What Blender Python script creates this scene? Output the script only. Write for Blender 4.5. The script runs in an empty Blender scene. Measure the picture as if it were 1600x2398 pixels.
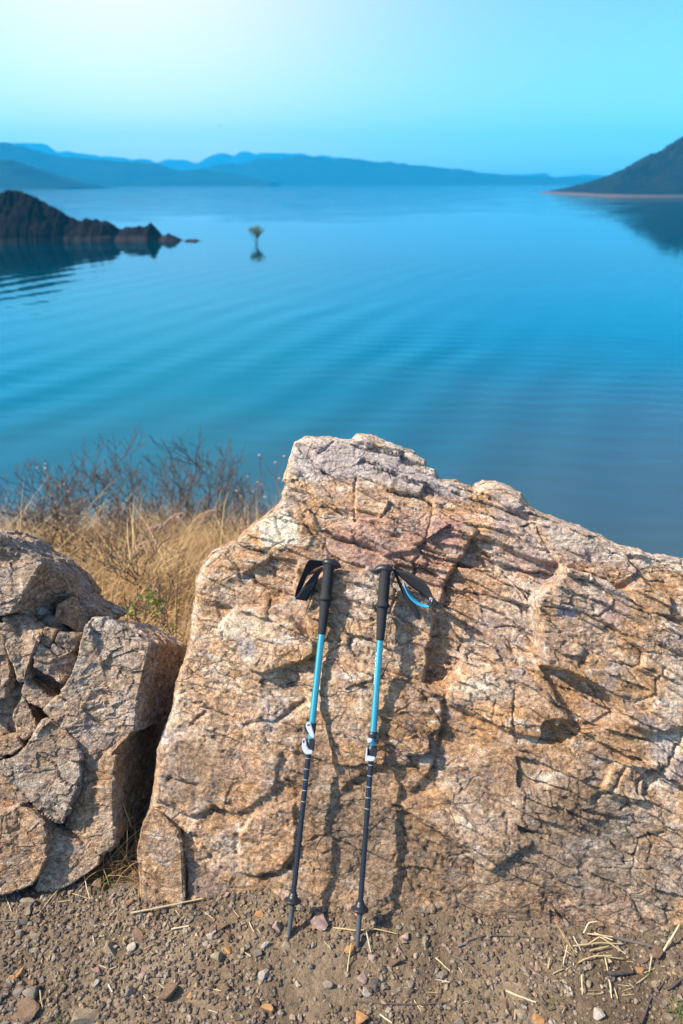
import bpy, bmesh, math, random
import numpy as np
from mathutils import Vector, Matrix

R = math.radians
sc = bpy.context.scene
COL = sc.collection
rng = np.random.default_rng(7)
random.seed(7)

# ------------------------------------------------------------------ camera
CAM = np.array([0.0, 0.0, 1.75])
PITCH = R(25.86)
CP, SP = math.cos(PITCH), math.sin(PITCH)
FPX = 1598.7                      # focal length in photograph pixels (24 mm on a 36 mm tall frame)
cd = bpy.data.cameras.new('camera')
cd.sensor_fit = 'VERTICAL'; cd.sensor_height = 36.0; cd.sensor_width = 24.0; cd.lens = 24.0
cd.clip_start = 0.05; cd.clip_end = 30000
cd.dof.use_dof = True; cd.dof.focus_distance = 1.93; cd.dof.aperture_fstop = 2.6
cam = bpy.data.objects.new('camera', cd); COL.objects.link(cam)
cam.location = CAM; cam.rotation_euler = (math.pi / 2 - PITCH, 0, 0)
sc.camera = cam

# ------------------------------------------------------------------ world, sun, exposure
SUN_AZ, SUN_EL = R(-99), R(46)    # azimuth from +Y towards +X
SUN = np.array([math.sin(SUN_AZ) * math.cos(SUN_EL), math.cos(SUN_AZ) * math.cos(SUN_EL), math.sin(SUN_EL)])
world = bpy.data.worlds.new('World'); sc.world = world; world.use_nodes = True
wt = world.node_tree
for n in list(wt.nodes): wt.nodes.remove(n)

def ND(t, typ, ins=None, **kw):
    n = t.nodes.new(typ)
    for k, v in kw.items(): setattr(n, k, v)
    for k, v in (ins or {}).items():
        s = n.inputs[k]
        if isinstance(v, bpy.types.NodeSocket): t.links.new(v, s)
        elif isinstance(v, bpy.types.Node): t.links.new(v.outputs[0], s)
        else:
            if s.type == 'RGBA' and len(v) == 3: v = (*v, 1)
            s.default_value = v
    return n

def MATH(t, op, a, b=0.0, c=0.0, clamp=False):
    return ND(t, 'ShaderNodeMath', {0: a, 1: b, 2: c}, operation=op, use_clamp=clamp).outputs[0]

def MIX(t, fac, a, b, mode='MIX'):
    n = t.nodes.new('ShaderNodeMix'); n.data_type = 'RGBA'; n.blend_type = mode
    for idx, v in ((0, fac), (6, a), (7, b)):
        s = n.inputs[idx]
        if isinstance(v, bpy.types.NodeSocket): t.links.new(v, s)
        else:
            if s.type == 'RGBA' and len(v) == 3: v = (*v, 1)
            s.default_value = v
    return n.outputs[2]

def RAMP(t, fac, stops, interp='LINEAR'):
    n = t.nodes.new('ShaderNodeValToRGB'); r = n.color_ramp; r.interpolation = interp
    while len(r.elements) < len(stops): r.elements.new(0.5)
    for e, (p, c) in zip(r.elements, stops):
        e.position = p
        e.color = (*c, 1) if hasattr(c, '__len__') else (c, c, c, 1)
    t.links.new(fac, n.inputs[0])
    return n.outputs[0]

sky = ND(wt, 'ShaderNodeTexSky', sky_type='NISHITA', sun_disc=False, sun_elevation=SUN_EL,
         sun_rotation=SUN_AZ, altitude=100, air_density=1.0, dust_density=1.6, ozone_density=1.0)
# broad warm aureole of the hazy spring sky, centred above the left half of the lake
gdir = ND(wt, 'ShaderNodeTexCoord').outputs['Generated']
elev = ND(wt, 'ShaderNodeSeparateXYZ', {0: gdir}).outputs[2]
upf = ND(wt, 'ShaderNodeMapRange', {0: elev, 1: 0.32, 2: 0.85}, interpolation_type='SMOOTHSTEP').outputs[0]
# the low sky over the lake is strongly cyan; overhead, out of view, it is shaped neutral and dimmer for the rocks' fill light
tinted = MIX(wt, 1.0, sky.outputs[0], MIX(wt, upf, (0.47, 0.83, 1.13), (0.80, 0.76, 0.78)), 'MULTIPLY')
ga, ge = R(-15), R(17)
gd = ND(wt, 'ShaderNodeVectorMath', {0: gdir, 1: (math.sin(ga) * math.cos(ge), math.cos(ga) * math.cos(ge), math.sin(ge))},
        operation='DOT_PRODUCT').outputs['Value']
gf = MATH(wt, 'EXPONENT', MATH(wt, 'MULTIPLY', MATH(wt, 'SUBTRACT', gd, 1.0), 20.0))
glow = MIX(wt, gf, (0, 0, 0), (3.9, 1.7, 0.8))
skyc = MIX(wt, 1.0, tinted, glow, 'ADD')
bg = ND(wt, 'ShaderNodeBackground', {0: skyc, 1: 0.15})
ND(wt, 'ShaderNodeOutputWorld', {0: bg})

sl = bpy.data.lights.new('sun', 'SUN'); sl.energy = 5.0; sl.angle = R(0.53); sl.color = (1.0, 0.92, 0.80)
so = bpy.data.objects.new('sun', sl); COL.objects.link(so); so.location = (-6, 0, 8)
so.rotation_euler = Vector(-SUN).to_track_quat('-Z', 'Y').to_euler()
vs = sc.view_settings
sc.display_settings.display_device = 'sRGB'
vs.view_transform = 'Standard'; vs.look = 'None'; vs.exposure = 0.8; vs.gamma = 1.0; vs.use_curve_mapping = False
sc.cycles.use_denoising = True
sc.cycles.max_bounces = 5; sc.cycles.diffuse_bounces = 3; sc.cycles.glossy_bounces = 3
sc.cycles.volume_bounces = 2; sc.cycles.transmission_bounces = 2
sc.cycles.use_adaptive_sampling = True; sc.cycles.adaptive_threshold = 0.012
sc.cycles.sample_clamp_indirect = 6.0

# ------------------------------------------------------------------ geometry helpers
def ray(px, py):
    a = (np.asarray(px, float) - 800) / FPX; b = (1199 - np.asarray(py, float)) / FPX
    return np.stack([a, CP + b * SP, -SP + b * CP], -1)

def at(px, py, Y):                      # the point of the place that stands at distance Y
    d = ray(px, py); return CAM + d * (Y / d[..., 1:2])

def at_z(px, py, z):
    d = ray(px, py); return CAM + d * ((z - CAM[2]) / d[..., 2:3])

def proj(P):
    r = np.asarray(P) - CAM
    zc = r[..., 1] * CP - r[..., 2] * SP
    up = r[..., 1] * SP + r[..., 2] * CP
    return 800 + FPX * r[..., 0] / zc, 1199 - FPX * up / zc

def hsh(ix, iy, iz, seed):
    h = (ix.astype(np.int64) * 374761393 + iy.astype(np.int64) * 668265263 + iz.astype(np.int64) * 2147483647 + seed * 1274126177) & 0xFFFFFFFF
    h = ((h ^ (h >> 13)) * 1274126177) & 0xFFFFFFFF
    h = ((h ^ (h >> 16)) * 2246822519) & 0xFFFFFFFF
    return h ^ (h >> 15)

def rnd(ix, iy, iz, seed): return hsh(ix, iy, iz, seed).astype(np.float64) / 4294967296.0

def noise(p, seed=0):
    i = np.floor(p).astype(np.int64); f = p - i
    w = f * f * f * (f * (f * 6 - 15) + 10)
    out = 0
    for dx in (0, 1):
        wx = w[:, 0] if dx else 1 - w[:, 0]
        for dy in (0, 1):
            wy = w[:, 1] if dy else 1 - w[:, 1]
            for dz in (0, 1):
                wz = w[:, 2] if dz else 1 - w[:, 2]
                h = hsh(i[:, 0] + dx, i[:, 1] + dy, i[:, 2] + dz, seed)
                gx = ((h & 1023) / 511.5 - 1); gy = (((h >> 10) & 1023) / 511.5 - 1); gz = (((h >> 20) & 1023) / 511.5 - 1)
                out = out + wx * wy * wz * (gx * (f[:, 0] - dx) + gy * (f[:, 1] - dy) + gz * (f[:, 2] - dz))
    return out * 1.4

def fbm(p, octv=4, seed=0, gain=0.5, ridged=False):
    a, s, q = 1.0, 0.0, p
    for k in range(octv):
        v = noise(q, seed + k * 17)
        s = s + a * ((0.5 - np.abs(v)) * 2 - 0.5 if ridged else v)
        q = q * 2.03 + 11.3; a *= gain
    return s

def P3(u, v=None, w=None):
    z = np.zeros_like(u)
    return np.stack([u, z if v is None else v, z if w is None else w], -1)

def facets2(u, v, su, sv, ang, seed, tilt):
    """broken-stone facets: every cell is its own tilted plane; returns height and distance to the cell edge"""
    c, s = math.cos(ang), math.sin(ang)
    a = (u * c + v * s) / su; b = (-u * s + v * c) / sv
    ia, ib = np.floor(a).astype(np.int64), np.floor(b).astype(np.int64)
    d1 = np.full(a.shape, 9.0); d2 = d1.copy(); h = np.zeros_like(a); z = np.zeros_like(ia)
    for i in (-1, 0, 1):
        for j in (-1, 0, 1):
            ca, cb = ia + i, ib + j
            xa = ca + rnd(ca, cb, z, seed); xb = cb + rnd(ca, cb, z, seed + 1)
            da, db = a - xa, b - xb
            d = da * da + db * db
            hh = rnd(ca, cb, z, seed + 2) - 0.5 + tilt * (da * (rnd(ca, cb, z, seed + 3) - 0.5) + db * (rnd(ca, cb, z, seed + 4) - 0.5))
            near = d < d1
            d2 = np.where(near, d1, np.minimum(d2, d)); h = np.where(near, hh, h); d1 = np.where(near, d, d1)
    return h, np.sqrt(d2) - np.sqrt(d1)

def facets3(p, size, seed, tilt):
    q = p / np.asarray(size); i0 = np.floor(q).astype(np.int64)
    d1 = np.full(len(q), 9.0); d2 = d1.copy(); h = np.zeros(len(q))
    for i in (-1, 0, 1):
        for j in (-1, 0, 1):
            for k in (-1, 0, 1):
                c = i0 + np.array([i, j, k]); cx, cy, cz = c[:, 0], c[:, 1], c[:, 2]
                dv = q - (c + np.stack([rnd(cx, cy, cz, seed), rnd(cx, cy, cz, seed + 1), rnd(cx, cy, cz, seed + 2)], -1))
                d = (dv * dv).sum(1)
                t = np.stack([rnd(cx, cy, cz, seed + 4), rnd(cx, cy, cz, seed + 5), rnd(cx, cy, cz, seed + 6)], -1) - 0.5
                hh = rnd(cx, cy, cz, seed + 3) - 0.5 + tilt * (dv * t).sum(1)
                near = d < d1
                d2 = np.where(near, d1, np.minimum(d2, d)); h = np.where(near, hh, h); d1 = np.where(near, d, d1)
    return h, np.sqrt(d2) - np.sqrt(d1)

def sst(a, b, x):
    t = np.clip((x - a) / (b - a), 0, 1); return t * t * (3 - 2 * t)

def segdist(u, v, poly, closed):
    n = len(poly); d = np.full(u.shape, 1e9)
    for i in range(n if closed else n - 1):
        (ax, ay), (bx, by) = poly[i], poly[(i + 1) % n]
        ex, ey = bx - ax, by - ay
        t = np.clip(((u - ax) * ex + (v - ay) * ey) / (ex * ex + ey * ey + 1e-12), 0, 1)
        d = np.minimum(d, (u - ax - t * ex) ** 2 + (v - ay - t * ey) ** 2)
    return np.sqrt(d)

def inside(u, v, poly):
    r = np.zeros(u.shape, bool); n = len(poly)
    for i in range(n):
        (ax, ay), (bx, by) = poly[i], poly[(i + 1) % n]
        if ay == by: continue
        r ^= ((ay > v) != (by > v)) & (u < (bx - ax) * (v - ay) / (by - ay) + ax)
    return r

def mesh_from(name, co, faces, smooth=True):
    """co Nx3; faces MxK array (one K) -> mesh"""
    me = bpy.data.meshes.new(name)
    co = np.ascontiguousarray(co, np.float32); faces = np.ascontiguousarray(faces, np.int32)
    m, k = faces.shape
    me.vertices.add(len(co)); me.vertices.foreach_set('co', co.ravel())
    me.loops.add(m * k); me.loops.foreach_set('vertex_index', faces.ravel())
    me.polygons.add(m); me.polygons.foreach_set('loop_start', np.arange(0, m * k, k, dtype=np.int32))
    me.polygons.foreach_set('use_smooth', np.full(m, smooth))
    me.update(calc_edges=True)
    return me

def grid_faces(nr, nc, off=0):
    i = np.arange(nr - 1)[:, None] * nc + np.arange(nc - 1)[None, :] + off
    return np.stack([i, i + 1, i + nc + 1, i + nc], -1).reshape(-1, 4)

def verts_of(me):
    a = np.empty(len(me.vertices) * 3, np.float32); me.vertices.foreach_get('co', a); return a.reshape(-1, 3).astype(np.float64)

def normals_of(me):
    a = np.empty(len(me.vertices) * 3, np.float32); me.vertex_normals.foreach_get('vector', a); return a.reshape(-1, 3).astype(np.float64)

def set_verts(me, co):
    me.vertices.foreach_set('co', np.ascontiguousarray(co, np.float32).ravel()); me.update()

def set_attr(me, name, arr):
    arr = np.asarray(arr, np.float32)
    if arr.ndim == 1:
        a = me.attributes.new(name, 'FLOAT', 'POINT'); a.data.foreach_set('value', arr)
    else:
        a = me.attributes.new(name, 'FLOAT_COLOR', 'POINT'); a.data.foreach_set('color', arr.ravel())

def tag(o, label=None, cat=None, group=None, kind=None):
    for k, v in (('label', label), ('category', cat), ('group', group), ('kind', kind)):
        if v: o[k] = v
    return o

def obj(name, me, mat=None, parent=None, loc=None):
    o = bpy.data.objects.new(name, me); COL.objects.link(o)
    if mat is not None and me is not None and not me.materials: me.materials.append(mat)
    if parent is not None: o.parent = parent
    if loc is not None: o.location = loc
    return o

def rebase(o, base):
    """move the origin of a world-space mesh to its base point"""
    o.data.transform(Matrix.Translation(-Vector(base))); o.location = base
    return o

def empty(name, loc=(0, 0, 0), rot=None):
    o = bpy.data.objects.new(name, None); COL.objects.link(o); o.location = loc; o.empty_display_size = 0.05
    if rot is not None: o.rotation_mode = 'QUATERNION'; o.rotation_quaternion = rot
    return o

def tubes(paths, radii, sides=5):
    """many tapered tubes -> co, quads ; paths list of (n,3), radii list of (n,)"""
    cos, fs, off = [], [], 0
    ang = np.arange(sides) * 2 * math.pi / sides
    for p, r in zip(paths, radii):
        p = np.asarray(p, float); r = np.asarray(r, float); n = len(p)
        t = np.gradient(p, axis=0); t /= np.linalg.norm(t, axis=1)[:, None] + 1e-12
        ref = np.where(np.abs(t[:, 2:3]) > 0.9, [[1.0, 0, 0]], [[0, 0, 1.0]])
        a = np.cross(t, ref); a /= np.linalg.norm(a, axis=1)[:, None] + 1e-12
        b = np.cross(t, a)
        ring = p[:, None, :] + r[:, None, None] * (np.cos(ang)[None, :, None] * a[:, None, :] + np.sin(ang)[None, :, None] * b[:, None, :])
        cos.append(ring.reshape(-1, 3))
        i = np.arange(n - 1)[:, None] * sides; j = np.arange(sides)[None, :]; j2 = (j + 1) % sides
        fs.append(np.stack([i + j, i + j2, i + sides + j2, i + sides + j], -1).reshape(-1, 4) + off)
        off += n * sides
    return np.concatenate(cos), np.concatenate(fs)

# ------------------------------------------------------------------ materials
def new_mat(name):
    m = bpy.data.materials.new(name); m.use_nodes = True; t = m.node_tree
    for n in list(t.nodes): t.nodes.remove(n)
    out = ND(t, 'ShaderNodeOutputMaterial'); b = ND(t, 'ShaderNodeBsdfPrincipled')
    t.links.new(b.outputs[0], out.inputs[0])
    return m, t, b

def simple(name, col, rough=0.5, metal=0.0, spec=0.5, var=0.0, scale=40.0, bump=0.0):
    m, t, b = new_mat(name)
    b.inputs['Roughness'].default_value = rough; b.inputs['Metallic'].default_value = metal
    b.inputs['Specular IOR Level'].default_value = spec
    co = ND(t, 'ShaderNodeTexCoord').outputs['Object']
    n = ND(t, 'ShaderNodeTexNoise', {'Vector': co, 'Scale': scale, 'Detail': 5.0}).outputs['Fac']
    c = MIX(t, n, tuple(x * (1 - var) for x in col), tuple(min(1, x * (1 + var)) for x in col))
    t.links.new(c, b.inputs['Base Color'])
    if bump:
        bn = ND(t, 'ShaderNodeBump', {'Height': n, 'Strength': 0.6, 'Distance': bump}); t.links.new(bn.outputs[0], b.inputs['Normal'])
    return m

def rock_mat(name, zones=False, warm=1.0, seed=0.0, dark=1.0, lichen=0.5, ashen=0.0):
    m, t, b = new_mat(name)
    tc = ND(t, 'ShaderNodeTexCoord').outputs['Object']
    co = ND(t, 'ShaderNodeVectorMath', {0: tc, 1: (seed, seed * 1.7, -seed)}, operation='ADD').outputs[0]
    def nz(scale, detail=6.0, rough=0.6, vec=co, dist=0.0):
        return ND(t, 'ShaderNodeTexNoise', {'Vector': vec, 'Scale': scale, 'Detail': detail, 'Roughness': rough, 'Distortion': dist}).outputs['Fac']
    big = nz(3.2, 7, 0.62, dist=0.4)
    base = RAMP(t, big, [(0.30, (0.18, 0.12, 0.085)), (0.40, (0.34, 0.20, 0.105)), (0.49, (0.47, 0.30, 0.18)),
                         (0.56, (0.53, 0.40, 0.29)), (0.64, (0.66, 0.56, 0.45))])
    mid = nz(15, 9, 0.7, dist=0.6)
    rust = RAMP(t, mid, [(0.40, 0.0), (0.60, 1.0)])
    base = MIX(t, MATH(t, 'MULTIPLY', rust, 0.45 * warm), base, (0.48, 0.25, 0.09))
    grey = RAMP(t, nz(9, 8, 0.68, ND(t, 'ShaderNodeVectorMath', {0: co, 1: (7.1, 3.3, 1.9)}, operation='ADD').outputs[0]), [(0.50, 0.0), (0.62, 1.0)])
    base = MIX(t, MATH(t, 'MULTIPLY', grey, 0.75), base, (0.32, 0.265, 0.24))
    rp = RAMP(t, nz(2.3, 6, 0.66, ND(t, 'ShaderNodeVectorMath', {0: co, 1: (3.7, 9.1, 5.3)}, operation='ADD').outputs[0], 0.8), [(0.47, 0.0), (0.60, 1.0)])
    base = MIX(t, MATH(t, 'MULTIPLY', rp, 0.52 * warm), base, MIX(t, mid, (0.26, 0.125, 0.055), (0.50, 0.26, 0.10)))
    if ashen: base = MIX(t, MATH(t, 'MULTIPLY', RAMP(t, nz(5, 6, 0.65), [(0.38, 0.25), (0.58, 1.0)]), ashen), base, (0.40, 0.355, 0.295))
    # strata streaks that run down to the right across the face
    mp = ND(t, 'ShaderNodeMapping', {'Vector': co, 'Rotation': (0, R(-24), 0), 'Scale': (2.0, 9.0, 16.0)}).outputs[0]
    st = nz(3.6, 7, 0.65, mp, 0.5)
    base = MIX(t, RAMP(t, st, [(0.32, 0.75), (0.46, 0.0)]), base, (0.12, 0.085, 0.068))
    base = MIX(t, RAMP(t, st, [(0.54, 0.0), (0.68, 0.7)]), base, (0.66, 0.57, 0.46))
    if zones:
        za = ND(t, 'ShaderNodeAttribute', attribute_name='zone')
        sp = ND(t, 'ShaderNodeSeparateColor', {0: za.outputs['Color']})
        zn = nz(11, 8, 0.7)
        def zmask(s, k=1.0):
            return MATH(t, 'MULTIPLY', MATH(t, 'MULTIPLY_ADD', MATH(t, 'ADD', s, MATH(t, 'MULTIPLY', MATH(t, 'SUBTRACT', zn, 0.5), 2.2)), 1.6, -0.35, True), MATH(t, 'MULTIPLY', s, k, clamp=True), clamp=True)
        pur = MIX(t, mid, (0.20, 0.165, 0.16), (0.54, 0.47, 0.42))
        base = MIX(t, zmask(sp.outputs[0], 1.0), base, pur)
        pink = MIX(t, mid, (0.30, 0.125, 0.10), (0.52, 0.33, 0.25))
        base = MIX(t, zmask(sp.outputs[1], 0.95), base, pink)
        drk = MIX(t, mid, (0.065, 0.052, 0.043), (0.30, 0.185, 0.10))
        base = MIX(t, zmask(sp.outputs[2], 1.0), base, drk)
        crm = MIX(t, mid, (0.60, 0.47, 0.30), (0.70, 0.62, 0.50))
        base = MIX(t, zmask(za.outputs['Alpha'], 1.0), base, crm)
    # mineral grain
    g1 = nz(70, 5, 0.75); g2 = nz(260, 3, 0.7)
    grain = MATH(t, 'MULTIPLY', MATH(t, 'MULTIPLY_ADD', g1, 3.4, -0.70), MATH(t, 'MULTIPLY_ADD', g2, 2.8, -0.38))
    base = MIX(t, 1.0, base, ND(t, 'ShaderNodeCombineColor', {0: grain, 1: grain, 2: grain}).outputs[0], 'MULTIPLY')
    # hairline fissures
    wv = ND(t, 'ShaderNodeVectorMath', {0: co, 1: ND(t, 'ShaderNodeVectorMath', {0: ND(t, 'ShaderNodeTexNoise', {'Vector': co, 'Scale': 14.0, 'Detail': 4.0}).outputs['Color'], 1: (0.07, 0.07, 0.07)}, operation='MULTIPLY').outputs[0]}, operation='ADD').outputs[0]
    vm = ND(t, 'ShaderNodeMapping', {'Vector': wv, 'Rotation': (0, R(-25), 0), 'Scale': (7, 9, 15)}).outputs[0]
    ve = ND(t, 'ShaderNodeTexVoronoi', {'Vector': vm, 'Scale': 1.0}, feature='DISTANCE_TO_EDGE').outputs['Distance']
    fis = MATH(t, 'MULTIPLY', RAMP(t, ve, [(0.0, 1.0), (0.035, 0.0)]), RAMP(t, nz(5, 3), [(0.45, 0.0), (0.58, 1.0)]))
    # pale lichen spots
    lv = ND(t, 'ShaderNodeTexVoronoi', {'Vector': co, 'Scale': 17.0, 'Randomness': 1.0}).outputs['Distance']
    lm = MATH(t, 'MULTIPLY', RAMP(t, MATH(t, 'ADD', lv, MATH(t, 'MULTIPLY', g1, 0.12)), [(0.15, 1.0), (0.19, 0.0)]), RAMP(t, nz(4.0, 2), [(0.56, 0.0), (0.60, lichen)]))
    base = MIX(t, MATH(t, 'MULTIPLY', fis, 0.6), base, (0.07, 0.05, 0.04))
    base = MIX(t, lm, base, (0.62, 0.62, 0.56))
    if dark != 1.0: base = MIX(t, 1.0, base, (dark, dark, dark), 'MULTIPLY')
    t.links.new(base, b.inputs['Base Color'])
    b.inputs['Roughness'].default_value = 0.82; b.inputs['Specular IOR Level'].default_value = 0.3
    h = MATH(t, 'ADD', MATH(t, 'MULTIPLY', mid, 0.8), MATH(t, 'MULTIPLY', nz(42, 8, 0.75, ND(t, 'ShaderNodeMapping', {'Vector': co, 'Rotation': (0, R(-24), 0), 'Scale': (0.7, 1.0, 1.7)}).outputs[0], 0.4), 1.0))
    h = MATH(t, 'ADD', h, MATH(t, 'MULTIPLY', g2, 0.14))
    h = MATH(t, 'SUBTRACT', h, MATH(t, 'MULTIPLY', fis, 0.5))
    h = MATH(t, 'ADD', h, MATH(t, 'MULTIPLY', st, 0.9))
    bn = ND(t, 'ShaderNodeBump', {'Height': h, 'Strength': 0.9, 'Distance': 0.0105})
    t.links.new(bn.outputs[0], b.inputs['Normal'])
    return m

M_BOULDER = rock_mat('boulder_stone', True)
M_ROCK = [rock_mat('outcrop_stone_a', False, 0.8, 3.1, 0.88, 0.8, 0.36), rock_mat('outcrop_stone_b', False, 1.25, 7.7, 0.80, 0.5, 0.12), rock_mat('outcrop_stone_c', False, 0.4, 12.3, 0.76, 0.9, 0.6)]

def dirt_mat():
    m, t, b = new_mat('dirt')
    co = ND(t, 'ShaderNodeTexCoord').outputs['Object']
    def nz(s, d=6.0, r=0.6): return ND(t, 'ShaderNodeTexNoise', {'Vector': co, 'Scale': s, 'Detail': d, 'Roughness': r}).outputs['Fac']
    c = RAMP(t, nz(3.5, 7), [(0.3, (0.115, 0.08, 0.051)), (0.5, (0.20, 0.142, 0.089)), (0.7, (0.29, 0.212, 0.136))])
    f = nz(120, 5, 0.75)
    c = MIX(t, 1.0, c, RAMP(t, f, [(0.3, 0.55), (0.5, 1.0), (0.72, 1.45)]), 'MULTIPLY')
    ga = ND(t, 'ShaderNodeAttribute', attribute_name='litter').outputs['Fac']
    lit = RAMP(t, nz(26, 6, 0.7), [(0.35, (0.16, 0.10, 0.055)), (0.6, (0.44, 0.30, 0.16))])
    c = MIX(t, ga, c, lit)
    t.links.new(c, b.inputs['Base Color']); b.inputs['Roughness'].default_value = 0.95; b.inputs['Specular IOR Level'].default_value = 0.15
    h = MATH(t, 'ADD', nz(45, 7, 0.7), MATH(t, 'MULTIPLY', nz(160, 4, 0.7), 0.5))
    t.links.new(ND(t, 'ShaderNodeBump', {'Height': h, 'Strength': 0.9, 'Distance': 0.012}).outputs[0], b.inputs['Normal'])
    return m
M_DIRT = dirt_mat()

def pebble_mat(name, stops, seed):
    m, t, b = new_mat(name)
    inf = ND(t, 'ShaderNodeObjectInfo').outputs['Random']
    co = ND(t, 'ShaderNodeTexCoord').outputs['Object']
    n = ND(t, 'ShaderNodeTexNoise', {'Vector': co, 'Scale': 2.2, 'Detail': 7.0, 'Roughness': 0.7, 'Distortion': 0.5}).outputs['Fac']
    f = ND(t, 'ShaderNodeTexNoise', {'Vector': co, 'Scale': 14.0, 'Detail': 4.0, 'Roughness': 0.7}).outputs['Fac']
    a = ND(t, 'ShaderNodeAttribute', attribute_name='tone').outputs['Fac']
    c = RAMP(t, MATH(t, 'ADD', inf, a), stops, 'CONSTANT' if False else 'LINEAR')
    c = MIX(t, 1.0, c, RAMP(t, n, [(0.3, 0.62), (0.55, 1.05), (0.75, 1.3)]), 'MULTIPLY')
    c = MIX(t, 1.0, c, RAMP(t, f, [(0.3, 0.75), (0.7, 1.2)]), 'MULTIPLY')
    t.links.new(c, b.inputs['Base Color']); b.inputs['Roughness'].default_value = 0.85; b.inputs['Specular IOR Level'].default_value = 0.25
    t.links.new(ND(t, 'ShaderNodeBump', {'Height': f, 'Strength': 0.5, 'Distance': 0.08}).outputs[0], b.inputs['Normal'])
    return m
PEB = [(0.0, (0.11, 0.08, 0.06)), (0.2, (0.19, 0.14, 0.10)), (0.4, (0.24, 0.195, 0.15)), (0.55, (0.22, 0.14, 0.08)), (0.7, (0.30, 0.24, 0.18)), (0.82, (0.33, 0.19, 0.085)), (0.9, (0.15, 0.115, 0.09)), (1.0, (0.42, 0.34, 0.26))]
M_PEB = pebble_mat('pebble_stone', PEB, 1)

def attr_mat(name, stops, rough=0.7, transl=0.0, attr='tone'):
    m, t, b = new_mat(name)
    a = ND(t, 'ShaderNodeAttribute', attribute_name=attr).outputs['Fac']
    inf = ND(t, 'ShaderNodeObjectInfo').outputs['Random']
    co = ND(t, 'ShaderNodeTexCoord').outputs['Object']
    n = ND(t, 'ShaderNodeTexNoise', {'Vector': co, 'Scale': 30.0, 'Detail': 3.0}).outputs['Fac']
    c = RAMP(t, MATH(t, 'ADD', a, MATH(t, 'MULTIPLY_ADD', n, 0.3, -0.15)), stops)
    t.links.new(c, b.inputs['Base Color']); b.inputs['Roughness'].default_value = rough; b.inputs['Specular IOR Level'].default_value = 0.2
    if transl:
        out = [x for x in t.nodes if x.type == 'OUTPUT_MATERIAL'][0]
        tr = ND(t, 'ShaderNodeBsdfTranslucent', {0: c})
        mx = ND(t, 'ShaderNodeMixShader', {0: transl, 1: b.outputs[0], 2: tr.outputs[0]})
        t.links.new(mx.outputs[0], out.inputs[0])
    return m
M_GRASS = attr_mat('dry_grass', [(0.0, (0.14, 0.08, 0.04)), (0.35, (0.34, 0.20, 0.085)), (0.7, (0.52, 0.33, 0.145)), (1.0, (0.64, 0.46, 0.25))], 0.7, 0.25)
M_STRAW = attr_mat('straw', [(0.0, (0.24, 0.165, 0.085)), (0.4, (0.42, 0.305, 0.14)), (0.8, (0.54, 0.43, 0.25)), (1.0, (0.54, 0.48, 0.38))], 0.6)
M_TWIG = attr_mat('twig_bark', [(0.0, (0.06, 0.045, 0.038)), (0.5, (0.11, 0.085, 0.072)), (1.0, (0.19, 0.15, 0.125))], 0.85)
M_GREEN = attr_mat('green_blade', [(0.0, (0.035, 0.07, 0.015)), (0.6, (0.09, 0.15, 0.03)), (1.0, (0.22, 0.26, 0.06))], 0.6, 0.3)
M_LEAF = attr_mat('young_leaf', [(0.0, (0.12, 0.20, 0.03)), (1.0, (0.36, 0.44, 0.07))], 0.5, 0.4)
M_PLUME = attr_mat('seed_plume', [(0.0, (0.34, 0.19, 0.13)), (1.0, (0.60, 0.45, 0.34))], 0.9, 0.3)

# ------------------------------------------------------------------ terrain
LAKE = -7.25
def ground_h(x, y):
    """height of the dirt shelf, the grassy shoulder behind it and the bank down to the lake"""
    p = P3(x, y)
    left = 1 - sst(-0.2, 0.9, x)
    s1 = 0.43 * left + 0.95 * (1 - left)
    yb = 7.6 + 1.2 * noise(P3(x * 0.35, y * 0 + 3.1), 5)
    d1 = np.maximum(y - 1.95, 0); dsm = d1 * d1 / (d1 + 0.25)
    z = -s1 * dsm
    far = np.maximum(y - yb, 0)
    z = z - left * 0.75 * far * far / (far + 0.8)
    z = z + sst(2.2, 4.0, y) * (0.22 * fbm(p * 0.7, 3, 9))
    nearw = 1 - sst(2.0, 3.2, y)
    z = z + nearw * (0.016 * fbm(p * 3.0, 3, 2) + 0.006 * fbm(p * 14.0, 3, 3) + 0.0028 * fbm(p * 55.0, 3, 4) * (y < 1.6))
    z = z - 0.03 * sst(1.15, 0.8, y)
    return np.maximum(z, LAKE - 4)

def axis(parts):
    a = [np.linspace(s, e, n, endpoint=False) for s, e, n in parts]
    return np.concatenate(a + [[parts[-1][1]]])
gx = axis([(-60, -8, 26), (-8, -1.6, 50), (-1.6, -1.05, 60), (-1.05, 1.1, 430), (1.1, 1.7, 50), (1.7, 8, 40), (8, 60, 26)])
gy = axis([(-12, 0.2, 22), (0.2, 0.78, 40), (0.78, 1.32, 130), (1.32, 2.6, 70), (2.6, 10, 90), (10, 24, 40)])
X, Y = np.meshgrid(gx, gy)
gz = ground_h(X.ravel(), Y.ravel())
gme = mesh_from('ground', np.stack([X.ravel(), Y.ravel(), gz], -1), grid_faces(len(gy), len(gx)))
set_attr(gme, 'litter', sst(1.9, 2.6, Y.ravel()))
tag(obj('ground', gme, M_DIRT), kind='structure')

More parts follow.
